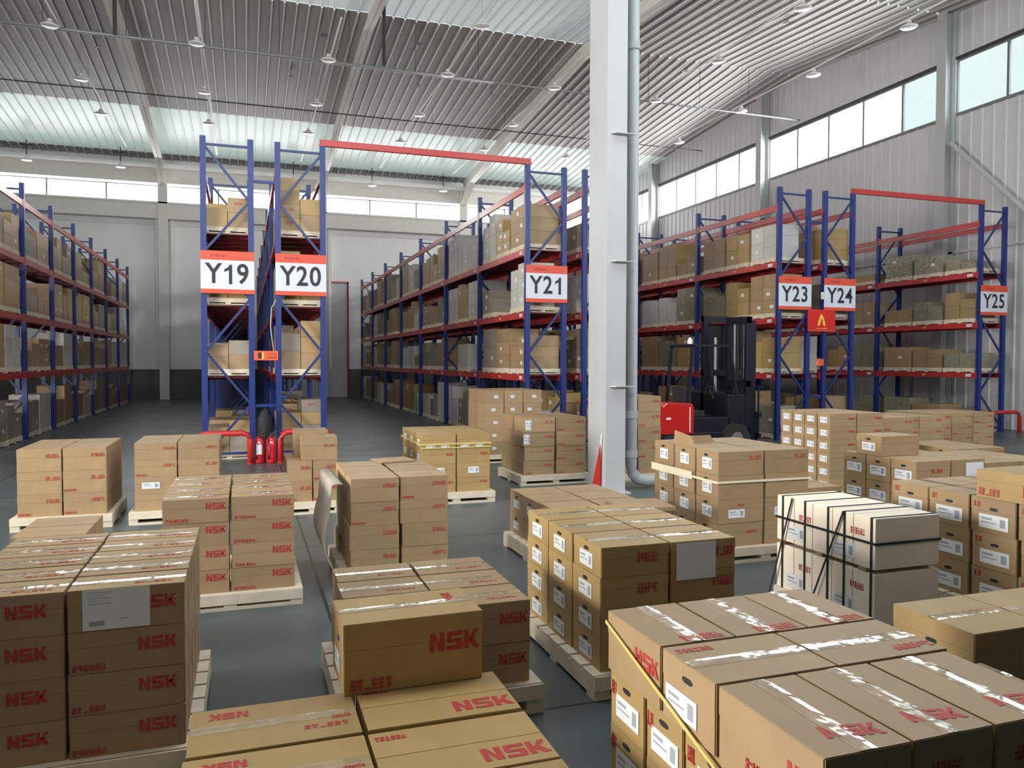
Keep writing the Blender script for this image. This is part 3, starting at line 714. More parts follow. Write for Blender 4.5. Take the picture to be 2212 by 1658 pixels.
def fS(i, j, k, wx, dy, h, rr): return ([('labL', .20, .09, .5, .42), ('hole', .5, .78)] if i == 0 else []) + ([('print', .14, .035, .6, .6, 4)] if j == 0 else [])
Ss = stack('mid-right stack with one carton on top', 5.90, 6.76, 5.62, 6.57, .14, .865, 2, 3, 3, 'L', fS, seed=22)
link('packing_list', sheet(.22, .16, 'plain'), Ss[(1, 0, 2)], (.29, -.002, .13), FR)
carton(5.90, 6.04, .867, .48, .34, .195, 'single carton with a white label on the mid-right stack', None, 'card', [('labL', .17, .08, .5, .42), ('hole', .5, .8)])
stack('short stack left of the mid-right stack', 5.35, 5.80, 6.45, 7.1, .12, .52, 1, 2, 2, 'L', f_print(.1), seed=23)
stack('low wide stack behind the mid-right stack', 7.45, 8.5, 6.2, 7.2, .13, .72, 2, 2, 3, 'L', f_print(.12, lab=True), seed=31)
stack('low stack at the far right edge', 6.6, 7.6, 4.95, 5.5, .14, .80, 2, 1, 3, 'L', f_print(.12, lab=True), seed=32)
stack('six-high labelled stack before racks Y23', 7.0, 7.86, 8.02, 8.99, .14, 1.135, 2, 4, 6, 'L', lambda i, j, k, wx, dy, h, rr: ([('labL', .13, .075, .5, .5)] if i == 0 else []) + ([('print', .11, .03, .8, .6, 3)] if j == 0 else []), seed=24)
stack('five-high stack before rack Y24', 8.02, 8.55, 8.2, 9.1, .14, 1.05, 1, 2, 5, 'L', f_print(.12), seed=25)
stack('five-high stack left before rack Y25', 9.45, 10.95, 9.9, 10.9, .14, .90, 3, 2, 4, 'L', f_print(.12, lab=True), seed=26)
stack('stack furthest right before rack Y25', 11.2, 12.7, 10.4, 11.4, .14, .90, 3, 2, 4, 'L', f_print(.13, lab=True), seed=27)
stack('narrow stack behind the right-hand stacks', 8.75, 9.6, 7.7, 8.7, .14, .66, 2, 2, 3, 'L', f_print(.12, lab=True), seed=28)

tag(link('buried_cartons', buried.mesh('buried_cartons')), 'brown cartons buried inside and behind the floor stacks', 'boxes', kind='stuff')

# ------------------------------------------------------------ pallet racks
RY0, RT_, DEP, BAY = 14.88, 5.76, .90, 3.38
LV = [1.52, 2.80, 4.08, 5.36]
def frame_mesh(first, sgn):
    """two posts are separate sub-parts; this is the bracing"""
    mb = MB(); zs = [5.6, 4.65, 3.75, 2.9, 1.95, 1.0, .12]
    mb.box(.05, DEP - .05, .02, .05, RT_ - .16, RT_ - .12, 'blue_dark')
    L = first
    for a, b in zip(zs, zs[1:]):
        xa, xb = (.07, DEP - .07) if L else (DEP - .07, .07)
        mb.bar((xa, .035, a), (xb, .035, b), .03, .045, 'blue_dark'); L = not L
    mb.box(.05, DEP - .05, .02, .05, .1, .14, 'blue_dark')
    return mb.mesh('bracing')
def post_mesh():
    mb = MB(); mb.box(-.05, .05, 0, .012, 0, RT_, 'blue'); mb.box(-.05, -.04, .012, .09, 0, RT_, 'blue'); mb.box(.04, .05, .012, .09, 0, RT_, 'blue'); mb.box(-.08, .08, -.02, .11, 0, .012, 'blue')
    mb.box(-.018, .018, -.003, 0.0, .0, RT_, 'blue')
    return mb.mesh('post')
PM = post_mesh(); BR = {True: frame_mesh(True, 1), False: frame_mesh(False, 1)}
_rm = {}
def beam_mesh(L, h=.13, depth=.05):
    key = (round(L, 3), h)
    if key not in _rm:
        mb = MB(); mb.box(-depth / 2, depth / 2, .04, L - .04, -h, 0, 'red'); mb.box(-depth / 2 - .006, depth / 2 + .006, .03, .09, -h - .03, .03, 'red'); mb.box(-depth / 2 - .006, depth / 2 + .006, L - .09, L - .03, -h - .03, .03, 'red')
        _rm[key] = mb.mesh('beam')
    return _rm[key]
def deck_mesh(L):
    key = ('d', round(L, 3))
    if key not in _rm:
        mb = MB(); n = 6
        mb.box(.07, DEP - .07, .05, L - .05, -.03, -.018, 'red_deck')
        for i in range(n): y = .3 + (L - .6) * i / (n - 1); mb.box(.06, DEP - .06, y - .03, y + .03, -.07, -.018, 'red_deck')
        _rm[key] = mb.mesh('deck')
    return _rm[key]
def rack(x, y0, bay, nb, first, label, decks=True, skipdeck=()):
    g = empty('pallet_rack', (x, y0, 0)); tag(g, label, 'rack')
    for b in range(nb + 1):
        f = link('upright_frame', BR[first], g, (0, b * bay, 0))
        for px in (.05, DEP - .05): link('post', PM, f, (px, 0, 0))
    for b in range(nb):
        for li, z in enumerate(LV):
            link('beam', beam_mesh(bay), g, (.03, b * bay + .03, z)); link('beam', beam_mesh(bay), g, (DEP - .03, b * bay + .03, z))
            if b < 3 and li < 3 and x > 5:
                link('beam_tag', sheet(.17, .07, 'label'), g, (.03 - .0262, b * bay + .30, z - .065), LF); link('beam_tag', garble(.12, .05, 2 + li, 'flame'), g, (.03 - .0262, b * bay + bay / 2, z - .065), LF)
            if li < 3: link('deck', deck_mesh(bay), g, (0, b * bay + .03, z))
    return g
X0, PR = -.734, 6.1116
GAP = 1.266
racks = {
 'Y18': (X0 - PR + GAP + .02, 14.66, 2.75, 8), 'Y19': (X0, RY0, BAY, 7), 'Y20': (X0 + GAP, RY0, BAY, 7), 'Y21': (X0 + PR, RY0, BAY, 7), 'Y22': (X0 + PR + GAP, RY0, BAY, 7),
 'Y23': (X0 + 2 * PR, RY0, BAY, 7), 'Y24': (X0 + 2 * PR + GAP, RY0, BAY, 7), 'Y25': (X0 + 3 * PR, RY0, BAY, 7)}
first = {'Y18': True, 'Y19': True, 'Y20': False, 'Y21': True, 'Y22': False, 'Y23': True, 'Y24': False, 'Y25': False}
desc = {'Y18': 'blue and red pallet rack along the left edge, full of cartons', 'Y22': 'blue and red pallet rack mostly hidden behind the white column'}
for k, (x, y, b, nb) in racks.items():
    rack(x, y, b, nb, first[k], desc.get(k, 'tall blue and red pallet rack with end sign reading %s' % k))
# top tie beams over the aisles and ties between back-to-back racks
def tie(xa, xb, lb):
    mb = MB(); mb.box(xa, xb, -.03, .03, 0, .12, 'red'); mb.box(xa - .02, xb + .02, -.036, -.03, .0, .02, 'red')
    tag(link('tie_beam', mb.mesh('tie_beam', bevel=.004), None, (0, RY0 + .04, RT_ - .0)), lb, 'beam')
tie(X0 + GAP + DEP - .10, X0 + PR + .12, 'long red tie beam spanning the aisle from rack Y20 to rack Y21')
tie(X0 + 2 * PR + GAP + DEP - .10, X0 + 3 * PR + .12, 'long red tie beam spanning the aisle from rack Y24 to rack Y25')
for nm, xx in (('Y19 and Y20', X0), ('Y23 and Y24', X0 + 2 * PR)):
    for z in (.95, 5.0):
        mb = MB(); mb.box(xx + DEP, xx + GAP, RY0 + .02, RY0 + .06, z, z + .05, 'blue')
        tag(link('rack_spacer', mb.mesh('rack_spacer')), 'blue spacer bar %s between racks %s' % ('high up' if z > 2 else 'near the floor', nm), 'bar')
# row signs
def one_mesh():
    if 'one' not in _tc:
        mb = MB(); mb.prism([(0, -.17), (.055, -.17), (.055, .178), (.015, .178), (-.015, .13), (-.075, .095), (-.075, .045), (0, .08)], -.0004, .001, 'ink'); _tc['one'] = mb.mesh('lettering')
    return _tc['one']
for i, k in enumerate(('Y19', 'Y20', 'Y21', 'Y23', 'Y24', 'Y25')):
    x = racks[k][0]
    g = empty('row_sign', (x + DEP / 2, RY0 - .03, 2.99)); tag(g, 'white sign with red bands reading %s on its rack end' % k, 'sign', 'rack row signs')
    mb = MB(); mb.box(-.45, .45, 0, .012, 0, .75, 'signwhite'); link('board', mb.mesh('board'), g)
    mb = MB(); mb.box(-.451, .451, -.003, .013, .59, .752, 'signred'); link('top_band', mb.mesh('top_band'), g)
    mb = MB(); mb.box(-.451, .451, -.003, .013, -.002, .075, 'signred'); link('bottom_band', mb.mesh('bottom_band'), g)
    nb_ = empty('row_number', (0, -.0025, .335)); nb_.parent = g
    for q, ch in enumerate(k):
        cx = (-.235, .02, .255)[q]
        link('character', one_mesh() if ch == '1' else text_mesh(ch, .50, 'ink', .017, .86), nb_, (cx, 0, 0), FR)
    link('print', garble(.28, .05, 3, 'red_ink'), g, (-.15, -.0045, .67), FR)
g = empty('fire_sign', (12.66, RY0 - .06, 2.50)); tag(g, 'red square fire point sign with a yellow flame between racks Y23 and Y24', 'sign')
mb = MB(); mb.box(-.39, .39, 0, .014, 0, .50, 'firered'); mb.box(-.39, .39, -.004, .0, .0, .03, 'signred'); link('board', mb.mesh('board'), g)
mb = MB()
T_ = lambda x, y, z: (x, -z, y)
mb.prism([(-.11, .13), (-.07, .13), (-.03, .19), (-.015, .26), (0, .30), (.0, .40), (-.04, .36), (-.09, .24)], .001, .004, 'flame', T_)
mb.prism([(.11, .13), (.05, .13), (.03, .19), (.03, .25), (.0, .30), (.0, .40), (.03, .36), (.08, .26)], .001, .004, 'flame', T_)
mb.box(-.16, .16, -.004, -.001, .06, .072, 'flame')
link('flame_mark', mb.mesh('flame_mark'), g)
g = empty('orange_notice', (.36, RY0 - .03, 1.80)); tag(g, 'small orange notice with printed panels between racks Y19 and Y20', 'sign')
mb = MB(); mb.box(-.21, .21, 0, .006, 0, .17, 'orange'); link('board', mb.mesh('board'), g)
mb = MB(); mb.box(-.14, -.08, -.002, -.0002, .03, .14, 'ink'); mb.box(-.07, -.04, -.002, -.0002, .02, .15, 'flame'); link('pictogram', mb.mesh('pictogram'), g)
link('print', garble(.17, .035, 6, 'ink'), g, (.10, -.001, .05), FR); link('print', garble(.17, .03, 7, 'red_ink'), g, (.10, -.001, .11), FR)
for q, (mm, zz, xx) in enumerate((('paper', 3.25, 12.67), ('orange', 1.70, 12.55))):
    mb = MB(); mb.box(0, .08 + .14 * q, 0, .004, 0, .16, mm); mb.box(.02, .05, -.001, 0, .03, .12, 'flame' if q else 'greyink')
    tag(link('rack_tag', mb.mesh('rack_tag'), None, (xx, RY0 - .02, zz)), ['small white tag between the Y23 and Y24 signs', 'small orange tag below the flame sign'][q], 'tag')

# ------------------------------------------------------------ guards, extinguishers
def guard(pts, lb):
    mb = MB(); mb.tube(pts, .048, 'guard', 12); mb.box(pts[0][0] - .054, pts[0][0] + .054, pts[0][1] - .054, pts[0][1] + .054, 0, .012, 'guard'); mb.box(pts[-1][0] - .054, pts[-1][0] + .054, pts[-1][1] - .054, pts[-1][1] + .054, 0, .012, 'guard')
    tag(link('rack_guard', mb.mesh('rack_guard', smooth=True)), lb, 'guard rail', 'red rack guards')
def arch(xa, xb, y, h=.54):
    return [(xa, y, 0), (xa, y, h - .12), (xa + .035, y, h - .035), (xa + .12, y, h), (xb - .12, y, h), (xb - .035, y, h - .035), (xb, y, h - .12), (xb, y, 0)]
guard(arch(-.78, .07, 14.25), 'red tubular guard in front of the Y19 rack foot')
guard(arch(.58, 1.45, 14.25), 'red tubular guard in front of the Y20 rack foot')
guard(arch(5.33, 6.3, 14.45), 'red tubular guard in front of the Y21 rack foot')
guard(arch(11.42, 12.4, 14.45), 'red tubular guard in front of the Y23 rack foot')
guard(arch(17.55, 18.5, 14.45), 'red tubular guard in front of the Y25 rack foot')
for q, (xx, yy, lb) in enumerate(((.215, 14.32, 'left red fire extinguisher with white label between the guards'), (.42, 14.32, 'right red fire extinguisher standing between the guards'))):
    g = empty('fire_extinguisher', (xx, yy, 0)); tag(g, lb, 'fire extinguisher', 'fire extinguishers at the rack foot')
    mb = MB(); mb.tube([(0, 0, 0), (0, 0, .02), (0, 0, .38), (0, 0, .43), (0, 0, .47)], [.08, .088, .088, .06, .025], 'extred', 18); link('cylinder', mb.mesh('cylinder', smooth=True), g)
    mb = MB(); mb.tube([(0, 0, .47), (0, 0, .52)], .022, 'dark'); mb.bar((0, 0, .51), (.10, -.03, .56), .02, .012, 'dark'); mb.bar((0, 0, .50), (.10, -.03, .49), .02, .012, 'dark'); link('valve', mb.mesh('valve'), g)
    mb = MB(); mb.tube([(-.02, 0, .50), (-.04, -.06, .48), (-.05, -.10, .38), (-.05, -.105, .16), (-.05, -.105, .07)], [.01, .01, .01, .01, .02], 'rubber', 8); link('hose', mb.mesh('hose', smooth=True), g)
    if q == 0:
        mb = MB()
        for i in range(5):
            t0, t1 = R(-125 + i * 14), R(-111 + i * 14); mb.quad([(.0885 * math.cos(t0), .0885 * math.sin(t0), .16), (.0885 * math.cos(t1), .0885 * math.sin(t1), .16), (.0885 * math.cos(t1), .0885 * math.sin(t1), .33), (.0885 * math.cos(t0), .0885 * math.sin(t0), .33)], 'paper')
        link('label_sheet', mb.mesh('label_sheet', False), g)
mb = MB(); mb.tube([(.33, 14.75, .02), (.33, 14.75, .75), (.33, 14.75, .86), (.36, 14.75, .93)], [.12, .12, .07, .03], 'rubber', 16)
tag(link('covered_post', mb.mesh('covered_post', smooth=True)), 'black covered post behind the fire extinguishers', 'post')
# electrical conduit hanging on the inner post of Y20
mb = MB(); mb.tube([(.50, 14.86, 1.9), (.44, 14.84, 2.4), (.46, 14.84, 2.75), (.54, 14.85, 2.9)], .008, 'pipe_white', 6)
tag(link('hanging_cable', mb.mesh('hanging_cable', smooth=True)), 'thin pale cable hanging beside the Y20 post', 'cable')

# ------------------------------------------------------------ shelf loads
rr = random.Random(77)
loads = []      # (dist, x, y, z, w, d, h, mat, label, group, side)
PALL = {}
ORD = ['first', 'second', 'third', 'fourth', 'fifth', 'sixth', 'seventh', 'eighth']
LVN = ['floor level', 'lowest shelf', 'middle shelf', 'top shelf']
def fill(key, bays, side, dens=1.0, tall=(.5, 1.05), white=.25, levels=(0, 1, 2, 3), xcols=False):
    x0, y0, bay, nb = racks[key]; nm = key if key not in desc else ('at left edge' if key == 'Y18' else 'behind the column')
    for b in bays:
        ns = 3 if bay > 3 else 2; sl = (bay - .30) / ns
        for li in levels:
            zb = 0.0 if li == 0 else LV[li - 1]
            cl = (LV[li] - .13 - zb) - .13 - .12
            if li == 3: cl = 1.22
            for s in range(ns):
                if rr.random() > dens: continue
                ya = y0 + b * bay + .17 + s * sl; wy = sl - .08
                sn = ['near', 'middle', 'far'][s] if ns == 3 else ['near', 'far'][s]
                dist = math.hypot(x0, ya)
                loads.append(('P', dist, x0 + .05, ya, zb, .80, wy, .12, 'pallet', 'pallet, %s slot, %s bay, %s, rack %s' % (sn, ORD[b], LVN[li], nm), 'pallets in rack ' + key, side))
                ncol = 2 if rr.random() < .75 else 1; hh = min(cl, rr.uniform(*tall))
                mt = rr.choices(['card', 'card_grey' if key not in ('Y23', 'Y24', 'Y25') else 'wrapped', 'card_white', 'card_y'], [.45, .35, white, .2])[0]
                if xcols:
                    for c in range(2):
                        hc = hh * (1 if rr.random() < .5 else rr.uniform(.55, .9)); nz = max(1, round(hc / .27))
                        for kz in range(nz):
                            loads.append(('C', dist - .01 * kz, x0 + .07 + c * .385, ya, zb + .121 + kz * hc / nz, .375, wy - .05, hc / nz - .004, rr.choice(['card', 'card', 'card_y', 'card_grey']),
                                'carton, %s stack, %s, %s pallet, %s bay, %s, rack %s' % (['left', 'right'][c], layname(kz, nz) if nz > 1 else 'single', sn, ORD[b], LVN[li], nm), 'cartons in rack ' + key, 'L'))
                    continue
                for c in range(ncol):
                    hc = hh * (1 if rr.random() < .6 else rr.uniform(.55, 1)); nz = max(1, round(hc / rr.choice([.26, .34, .45])))
                    if b >= 3: nz = min(nz, 2)
                    cw = wy / ncol; dp = rr.uniform(.62, .78)
                    xx = x0 + .06 if side == 'L' else x0 + DEP - .06 - dp
                    for kz in range(nz):
                        ly = layname(kz, nz) if nz > 1 else 'single'
                        cs = (['near', 'far'][c] + ' column, ') if ncol == 2 else ''
                        loads.append(('C', dist - .01 * kz, xx, ya + c * cw, zb + .121 + kz * hc / nz, dp, cw - .02, hc / nz - .004, mt,
                            'carton, %s%s, %s pallet, %s bay, %s, rack %s' % (cs, ly, sn, ORD[b], LVN[li], nm), 'cartons in rack ' + key, side))
fill('Y21', range(0, 7), 'L', .96, white=.35)
fill('Y18', range(1, 8), 'R', .96, white=.30)
fill('Y23', range(0, 3), 'L', .96, tall=(.55, 1.0), white=.1)
fill('Y25', range(0, 3), 'L', .9, tall=(.25, .75), white=.05)
fill('Y22', range(0, 1), 'L', .9); fill('Y24', range(0, 1), 'R', .95, tall=(.6, 1.0), white=.05)
fill('Y19', range(0, 2), 'L', 1.0, tall=(.4, .6), white=.1, xcols=True); fill('Y20', range(0, 2), 'L', 1.0, tall=(.75, 1.0), white=.0, xcols=True)
CN = {'wrapped': 'film-wrapped', 'card': 'brown', 'card_y': 'tan', 'card_grey': 'grey-brown', 'card_white': 'whitish'}
UNSEEN_LOADS = set({0,1,3,4,5,6,7,8,9,10,11,12,50,51,52,53,54,55,56,300,314,325,334,335,346,347,357,358,359,368,369,378,379,566,595,596,597,599,600,601,602,603,604,605,606,607,612,615,616,617,618,619,620,621,622,657,658,659,661,662,664,667,668,669,670,671,717,718,719,721,722,723,724,725,726,727,731,732,736,737,738,739,740,741,742,743,744,745,746,747,751,752,753,754,755,756,757,758,759,760,761,762,763,764,768,771,772,806,810,813,814,831,832,833,834,837,840,842,843,846,849,850,852,853,854,855,856,857,858,859,860,861,862,863,864,867,869,870,871,872,873,874,875,876,877,878,879,880,884,886,887,889,892,893,895,896,905,907,908,909,910,919,921,922,923,924,925,926,927,930,931,933,934,935,938,939,940,942,943,944,945,950,951,952,953,954,955,956,957,961,962,963,964,965,966,967,974,975,976,977,979,980,981,982,983,984,985,986,992,993,995,996,997,998,999,1006,1007,1008,1009,1010,1012,1013,1016,1019,1020,1021,1022,1023,1024,1025,1026,1031,1032,1034,1035,1036,1037,1038,1039,1040,1041,1042,1043,1045,1047,1048,1049,1051,1052,1054,1055,1056,1057,1058,1059,1060,1061,1062,1063,1064,1065,1066,1067,1068,1069,1070,1071,1072,1073,1074,1075,1076,1077,1078,1079,1080,1081,1082,1083,1084,1085,1086,1087,1092,1097,1098,1100,1101,1106,1107,1116,1117,1118,1119,1125,1126,1127,1130,1133,1134,1136,1137,1138,1139,1144,1145,1146,1154,1155,1156,1157,1158,1159,1160,1164,1165,1166,1167,1168,1169,1171,1172,1173,1174,1175,1177,1178,1180,1184,1185,1187,1188,1189,1190,1191,1192,1193,1195,1196,1197,1198,1199,1205,1206,1207,1208,1209,1210,1211,1212,1213,1214,1215,1216,1217,1218,1219,1220,1221,1222,1223,1224,1225,1226,1227,1228,1229,1230,1231,1232,1233,1234,1235,1236,1237,1238,1239,1240,1241,1245,1246,1247})
loads = [l + (q,) for q, l in enumerate(loads) if q not in UNSEEN_LOADS]
NEARMAX = 300
cart = sorted([l for l in loads if l[0] == 'C'], key=lambda l: l[1] / math.sqrt(l[6] * l[7]))
near, far = cart[:NEARMAX], cart[NEARMAX:]
def slabel(o, wy, h, side, dp, r_):
    w_ = min(.12, wy * .3); 
    if side == 'L': link('address_label', sheet(w_, .075, 'plain'), o, (-.0008, wy * r_, h * .5), LF)
    else: link('address_label', sheet(w_, .075, 'plain'), o, (dp + .0008, wy * r_, h * .5), RT)
for (t, d, x, y, z, dp, wy, h, mt, lb, gp, sd, qid) in near:
    key = ('L', round(dp, 1), round(wy, 2), round(h, 2), mt)
    if key not in _bm:
        mb = MB(); mb.box(0, 1, 0, 1, 0, 1, mt); _bm[key] = mb.mesh('carton')
        # keep the real size in the mesh
        for v in _bm[key].vertices: v.co = (v.co.x * dp, v.co.y * wy, v.co.z * h)
    o = link('shelf_carton', _bm[key], None, (x, y, z + 0.0)); tag(o, CN[mt] + ' ' + lb, 'box', gp)
    if rr.random() < .55 and h > .12: slabel(o, wy, h, sd, dp, rr.uniform(.25, .7))
    elif rr.random() < .5: link('print', garble(.16, .04, rr.randint(1, 6)), o, (dp * .5, -.0012, h * .6), FR)
if far:
    mb = MB()
    for (t, d, x, y, z, dp, wy, h, mt, lb, gp, sd, qid) in far: mb.box(x, x + dp, y, y + wy, z, z + h, mt)
    tag(link('distant_cartons', mb.mesh('distant_cartons')), 'rows of brown and pale cartons filling the far bays of the racks', 'boxes', kind='stuff')
for (t, d, x, y, z, dp, wy, h, mt, lb, gp, sd, qid) in [l for l in loads if l[0] == 'P']:
    key = ('P', round(wy, 3))
    if key not in PALL: PALL[key] = pallet_mesh(.80, wy, .118)
    tag(link('pallet', PALL[key], None, (x, y, z + .001)), lb, 'pallet', gp)
# tall load on top of Y20 and the wrapped bundle on Y21 top shelf

# ------------------------------------------------------------ forklift
g = empty('forklift', (7.35, 12.85, 0)); tag(g, 'dark forklift with red rear hood and tall mast parked before the Y23 rack', 'forklift')
mb = MB(); mb.prism([(0, .42), (.02, .95), (.12, 1.02), (.66, 1.0), (.70, .93), (.70, .42)], 0, 1.0, 'machine_red', lambda x, y, z: (x, z, y)); link('counterweight', mb.mesh('counterweight', bevel=.02), g)
mb = MB(); mb.box(.60, .62, -.004, 0, .46, .93, 'paper'); mb.box(.10, .20, -.004, 0, .70, .74, 'paper'); link('decal', mb.mesh('decal'), g)
mb = MB(); mb.box(.02, 1.9, .05, .95, .18, .44, 'machine'); mb.box(.70, 1.55, .08, .92, .44, .72, 'machine'); mb.box(1.5, 1.9, .08, .92, .44, 1.15, 'machine'); link('body', mb.mesh('body', bevel=.015), g)
for (wx, wy, r_) in ((.30, .02, .24), (.30, .82, .24), (1.65, -.02, .30), (1.65, .84, .30)):
    mb = MB(); mb.tube([(wx, wy, r_), (wx, wy + .18, r_)], r_, 'rubber', 24); mb.tube([(wx, wy - .005, r_), (wx, wy + .185, r_)], r_ * .45, 'steel', 16); link('wheel', mb.mesh('wheel'), g)
mb = MB(); mb.box(.72, 1.12, .28, .72, .72, .84, 'rubber'); mb.prism([(.66, .84), (.80, .84), (.74, 1.30), (.64, 1.30)], .28, .72, 'rubber', lambda x, y, z: (x, z, y)); link('seat', mb.mesh('seat', bevel=.02), g)
mb = MB(); mb.tube([(1.46, .5, 1.05), (1.36, .5, 1.22)], .02, 'dark'); ring = [(1.36 + .03 * math.sin(t * R(30)), .5 + .15 * math.cos(t * R(30)), 1.22 + .13 * math.sin(t * R(30)) * .6) for t in range(13)]; mb.tube(ring, .014, 'rubber', 6); link('steering_wheel', mb.mesh('steering_wheel'), g)
mb = MB()
for y in (.1, .88):
    mb.bar((.62, y, .98), (.72, y, 2.1), .05, .05, 'machine', (0, 1, 0)); mb.bar((1.72, y, 1.1), (1.55, y, 2.1), .05, .05, 'machine', (0, 1, 0)); mb.bar((.70, y, 2.1), (1.56, y, 2.1), .05, .05, 'machine')
for i in range(7): mb.bar((.72 + i * .14, .1, 2.11), (.72 + i * .14, .88, 2.11), .03, .03, 'machine', (1, 0, 0))
link('overhead_guard', mb.mesh('overhead_guard'), g)
mb = MB(); mb.tube([(.72, .20, 2.13), (.72, .20, 2.20), (.72, .2, 2.25)], [.05, .05, .02], 'paper', 12); link('beacon', mb.mesh('beacon'), g)
# tall double mast seen from the side-rear, with carriage and load-wheel frame
mb = MB()
for y in (.16, .78):
    mb.box(1.96, 2.10, y, y + .07, .08, 2.68, 'machine'); mb.box(2.10, 2.20, y + .01, y + .06, .10, 2.60, 'machine')
for z in (.35, 1.3, 2.55): mb.box(1.97, 2.08, .16, .85, z, z + .12, 'machine')
for y in (.30, .64): mb.tube([(2.03, y, .12), (2.03, y, 1.45)], .035, 'machine', 12); mb.tube([(2.03, y, 1.45), (2.03, y, 2.55)], .02, 'steel', 10)
for y in (.44, .54): mb.bar((2.05, y, .5), (2.05, y, 2.55), .03, .02, 'dark')
link('mast', mb.mesh('mast'), g)
mb = MB()
for z in (.28, .70): mb.box(2.20, 2.26, .06, .94, z, z + .10, 'machine')
for y in (.10, .30, .50, .70, .88): mb.box(2.21, 2.24, y, y + .025, .36, 1.30, 'machine')
mb.box(2.20, 2.25, .06, .94, 1.28, 1.33, 'machine'); link('carriage', mb.mesh('carriage'), g)
for y in (.25, .65): mb = MB(); mb.box(2.26, 2.31, y, y + .11, .06, .80, 'machine'); mb.prism([(2.26, .05), (3.3, .05), (3.3, .06), (2.26, .10)], y, y + .11, 'machine', lambda x, y_, z: (x, z, y_)); link('fork', mb.mesh('fork'), g)

# reach truck (dark, tall) next to it, standing nearest the Y23 posts
g = empty('reach_truck', (8.90, 13.2, 0)); g.location = (9.05, 14.05, 0); 
tag(g, 'nearly black tall reach truck with glassy mast screen between forklift and Y23 rack', 'lift truck')
mb = MB(); mb.box(0, 1.0, 0, .55, .12, 1.16, 'machine'); mb.box(.05, .95, -.02, 0, .80, .83, 'dark'); link('body', mb.mesh('body', bevel=.02), g)
mb = MB(); mb.box(0, .08, .05, .16, 0, 2.75, 'machine'); mb.box(.92, 1.0, .05, .16, 0, 2.75, 'machine'); mb.box(.10, .16, .18, .26, 0, 2.72, 'machine'); mb.box(.84, .90, .18, .26, 0, 2.72, 'machine')
for z in (1.5, 2.62): mb.box(0, 1.0, .06, .15, z, z + .12, 'machine')
mb.tube([(.33, .12, 1.1), (.33, .12, 2.3)], .035, 'pipe', 12); mb.tube([(.66, .2, 1.1), (.66, .2, 2.62)], .03, 'machine', 12); link('mast', mb.mesh('mast'), g)
mb = MB(); mb.box(.10, .90, .30, .32, 1.2, 2.6, 'machine'); link('screen', mb.mesh('screen'), g)
for x in (.05, .80): mb = MB(); mb.tube([(x, .3, .12), (x + .14, .3, .12)], .12, 'rubber', 16); link('wheel', mb.mesh('wheel'), g)
mb = MB()
rr5 = random.Random(5); p = [(1.06, .05, .25)]
for i in range(9): p.append((1.06 + .05 * rr5.uniform(-1, 1), .05 + .03 * rr5.uniform(-1, 1), .25 + .11 * (i + 1)))
mb.tube(p, .014, 'rubber', 6); mb.tube([(1.02, .03, 1.05), (1.05, .02, 1.25), (1.16, .02, 1.34)], .02, 'film', 6); mb.tube([(1.04, .0, 1.02), (1.10, .0, 1.0), (1.10, .0, .88), (1.02, .0, .88), (1.02, .0, 1.0)], .016, 'strap_y', 6)
link('control_cable', mb.mesh('control_cable'), g)

# ------------------------------------------------------------ lamps, conduits, pipes
LX = [-8.3, -4.75, -1.2, 2.35, 5.9, 9.4, 13.05, 16.4]; LYs = [16.1, 19.7, 23.35, 27.45, 31.0]
lm = MB(); lm.tube([(0, 0, -.02), (0, 0, 0), (0, 0, .04), (0, 0, .09)], [.20, .22, .12, .08], 'lampwhite', 20); LSH = lm.mesh('lamp_shade', smooth=True)
lm = MB(); lm.tube([(0, 0, .09), (0, 0, .16)], .06, 'pipe_white', 10); LBX = lm.mesh('driver_box')
cn = ['leftmost', 'second', 'third', 'fourth', 'fifth', 'sixth', 'seventh', 'rightmost']
for j, y in enumerate(LYs):
    for i, x in enumerate(LX):
        if (y < 20 and x < 4) or (y < 17 and x < 12) or (x < -8 and y < 28): continue
        g = empty('high_bay_lamp', (x, y, 10.5)); tag(g, 'round white high-bay lamp, %s lamp line from left, %s from the near end' % (cn[i], ORD[j]), 'lamp', 'high-bay lamps')
        link('lamp_shade', LSH, g); link('driver_box', LBX, g)
        mb = MB(); mb.tube([(0, 0, .22), (0, 0, roof_z(y) - 10.5 - .05)], .005, 'pipe', 6); link('drop_rod', mb.mesh('drop_rod'), g)
for i, x in enumerate((-8.69, -5.1, 2.2, 5.87, 9.4)):
    g = empty('high_bay_lamp', (x, 38.1, 10.25)); tag(g, 'small lamp on a short rod above the back windows, %s from left' % cn[i].replace('leftmost', 'first'), 'lamp', 'lamps along the back eave')
    link('lamp_shade', LSH, g); link('driver_box', LBX, g)
    mb = MB(); mb.tube([(0, 0, .22), (0, 0, .86)], .02, 'dark', 6); mb.box(-.25, .25, -.04, .04, .62, .66, 'dark'); link('drop_rod', mb.mesh('drop_rod'), g)
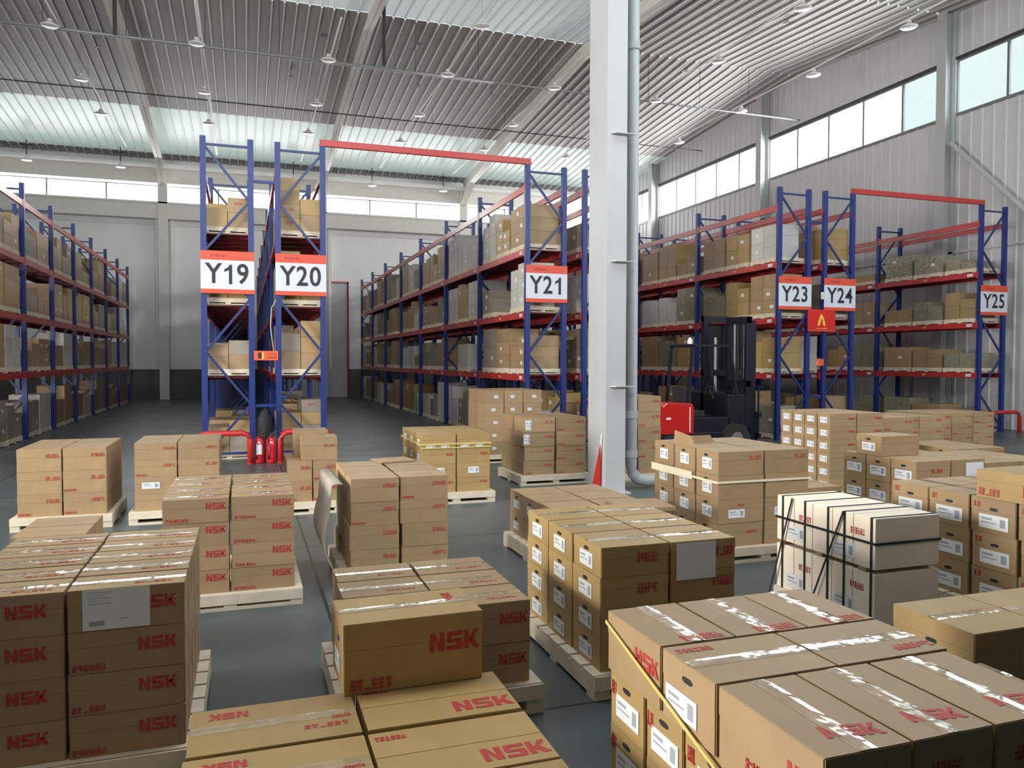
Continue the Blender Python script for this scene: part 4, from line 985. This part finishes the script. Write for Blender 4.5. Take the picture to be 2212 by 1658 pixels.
for i, x in enumerate(LX):
    if x < -5: continue
    mb = MB(); r_ = .05 if i == 2 else .025; mb.tube([(x + .10, 14 if x > 5 else 21, 10.76), (x + .10, 36.5, 10.76)], r_, 'pipe_white', 8)
    tag(link('conduit', mb.mesh('conduit', smooth=True)), ('thick white pipe' if i == 2 else 'thin white conduit') + ' along the %s lamp line under the roof' % cn[i], 'pipe', 'roof conduits')
mb = MB(); mb.tube([(-12, 23.78, 10.6), (7.5, 23.78, 10.6)], .05, 'pipe', 10); mb.tube([(7.5, 23.78, 10.6), (19.2, 23.78, 10.6)], .03, 'pipe', 8)
for x in range(-11, 19, 2): mb.tube([(x, 23.78, 10.6), (x, 23.78, roof_z(23.78) - .08)], .008, 'dark', 5)
tag(link('sprinkler_main', mb.mesh('sprinkler_main', smooth=True)), 'long grey pipe running across the hall below the roof', 'pipe')
mb = MB(); mb.tube([(-12, 30.2, 11.1), (19.2, 30.2, 11.1)], .02, 'dark', 8)
for x in range(-11, 19, 3): mb.tube([(x, 30.2, 11.1), (x, 30.2, roof_z(30.2) - .09)], .006, 'dark', 5)
tag(link('tension_rod', mb.mesh('tension_rod')), 'thin dark line crossing the rear part of the roof', 'cable')
for q, (x, y) in enumerate(((-3.2, 23.2), (3.9, 23.0))):
    mb = MB(); mb.box(x - .05, x + .05, y - .02, y + .02, 10.4, roof_z(y) - .05, 'dark'); tag(link('pipe_hanger', mb.mesh('pipe_hanger')), ['black hanger strap at the left rafter', 'black hanger strap at the middle rafter'][q], 'bracket')
sp = [(-4.4, 25.3), (-4.4, 28.4), (-3.0, 27.5), (5.44, 25.3), (6.1, 28.5), (8.9, 28.5), (8.7, 25.2), (12.0, 28.5), (12.4, 32), (2.4, 25.6), (1.6, 29), (15.2, 19.5), (14.9, 24.6), (14.6, 28.6)]
mb = MB(); mb.tube([(0, 0, 0), (0, 0, .05)], [.12, .05], 'dark', 12); SPM = mb.mesh('smoke_detector')
for q, (x, y) in enumerate(sp): tag(link('smoke_detector', SPM, None, (x, y, roof_z(y) - .12)), 'small dark round fitting under the ribbed roof', 'ceiling fitting', 'dark roof fittings')
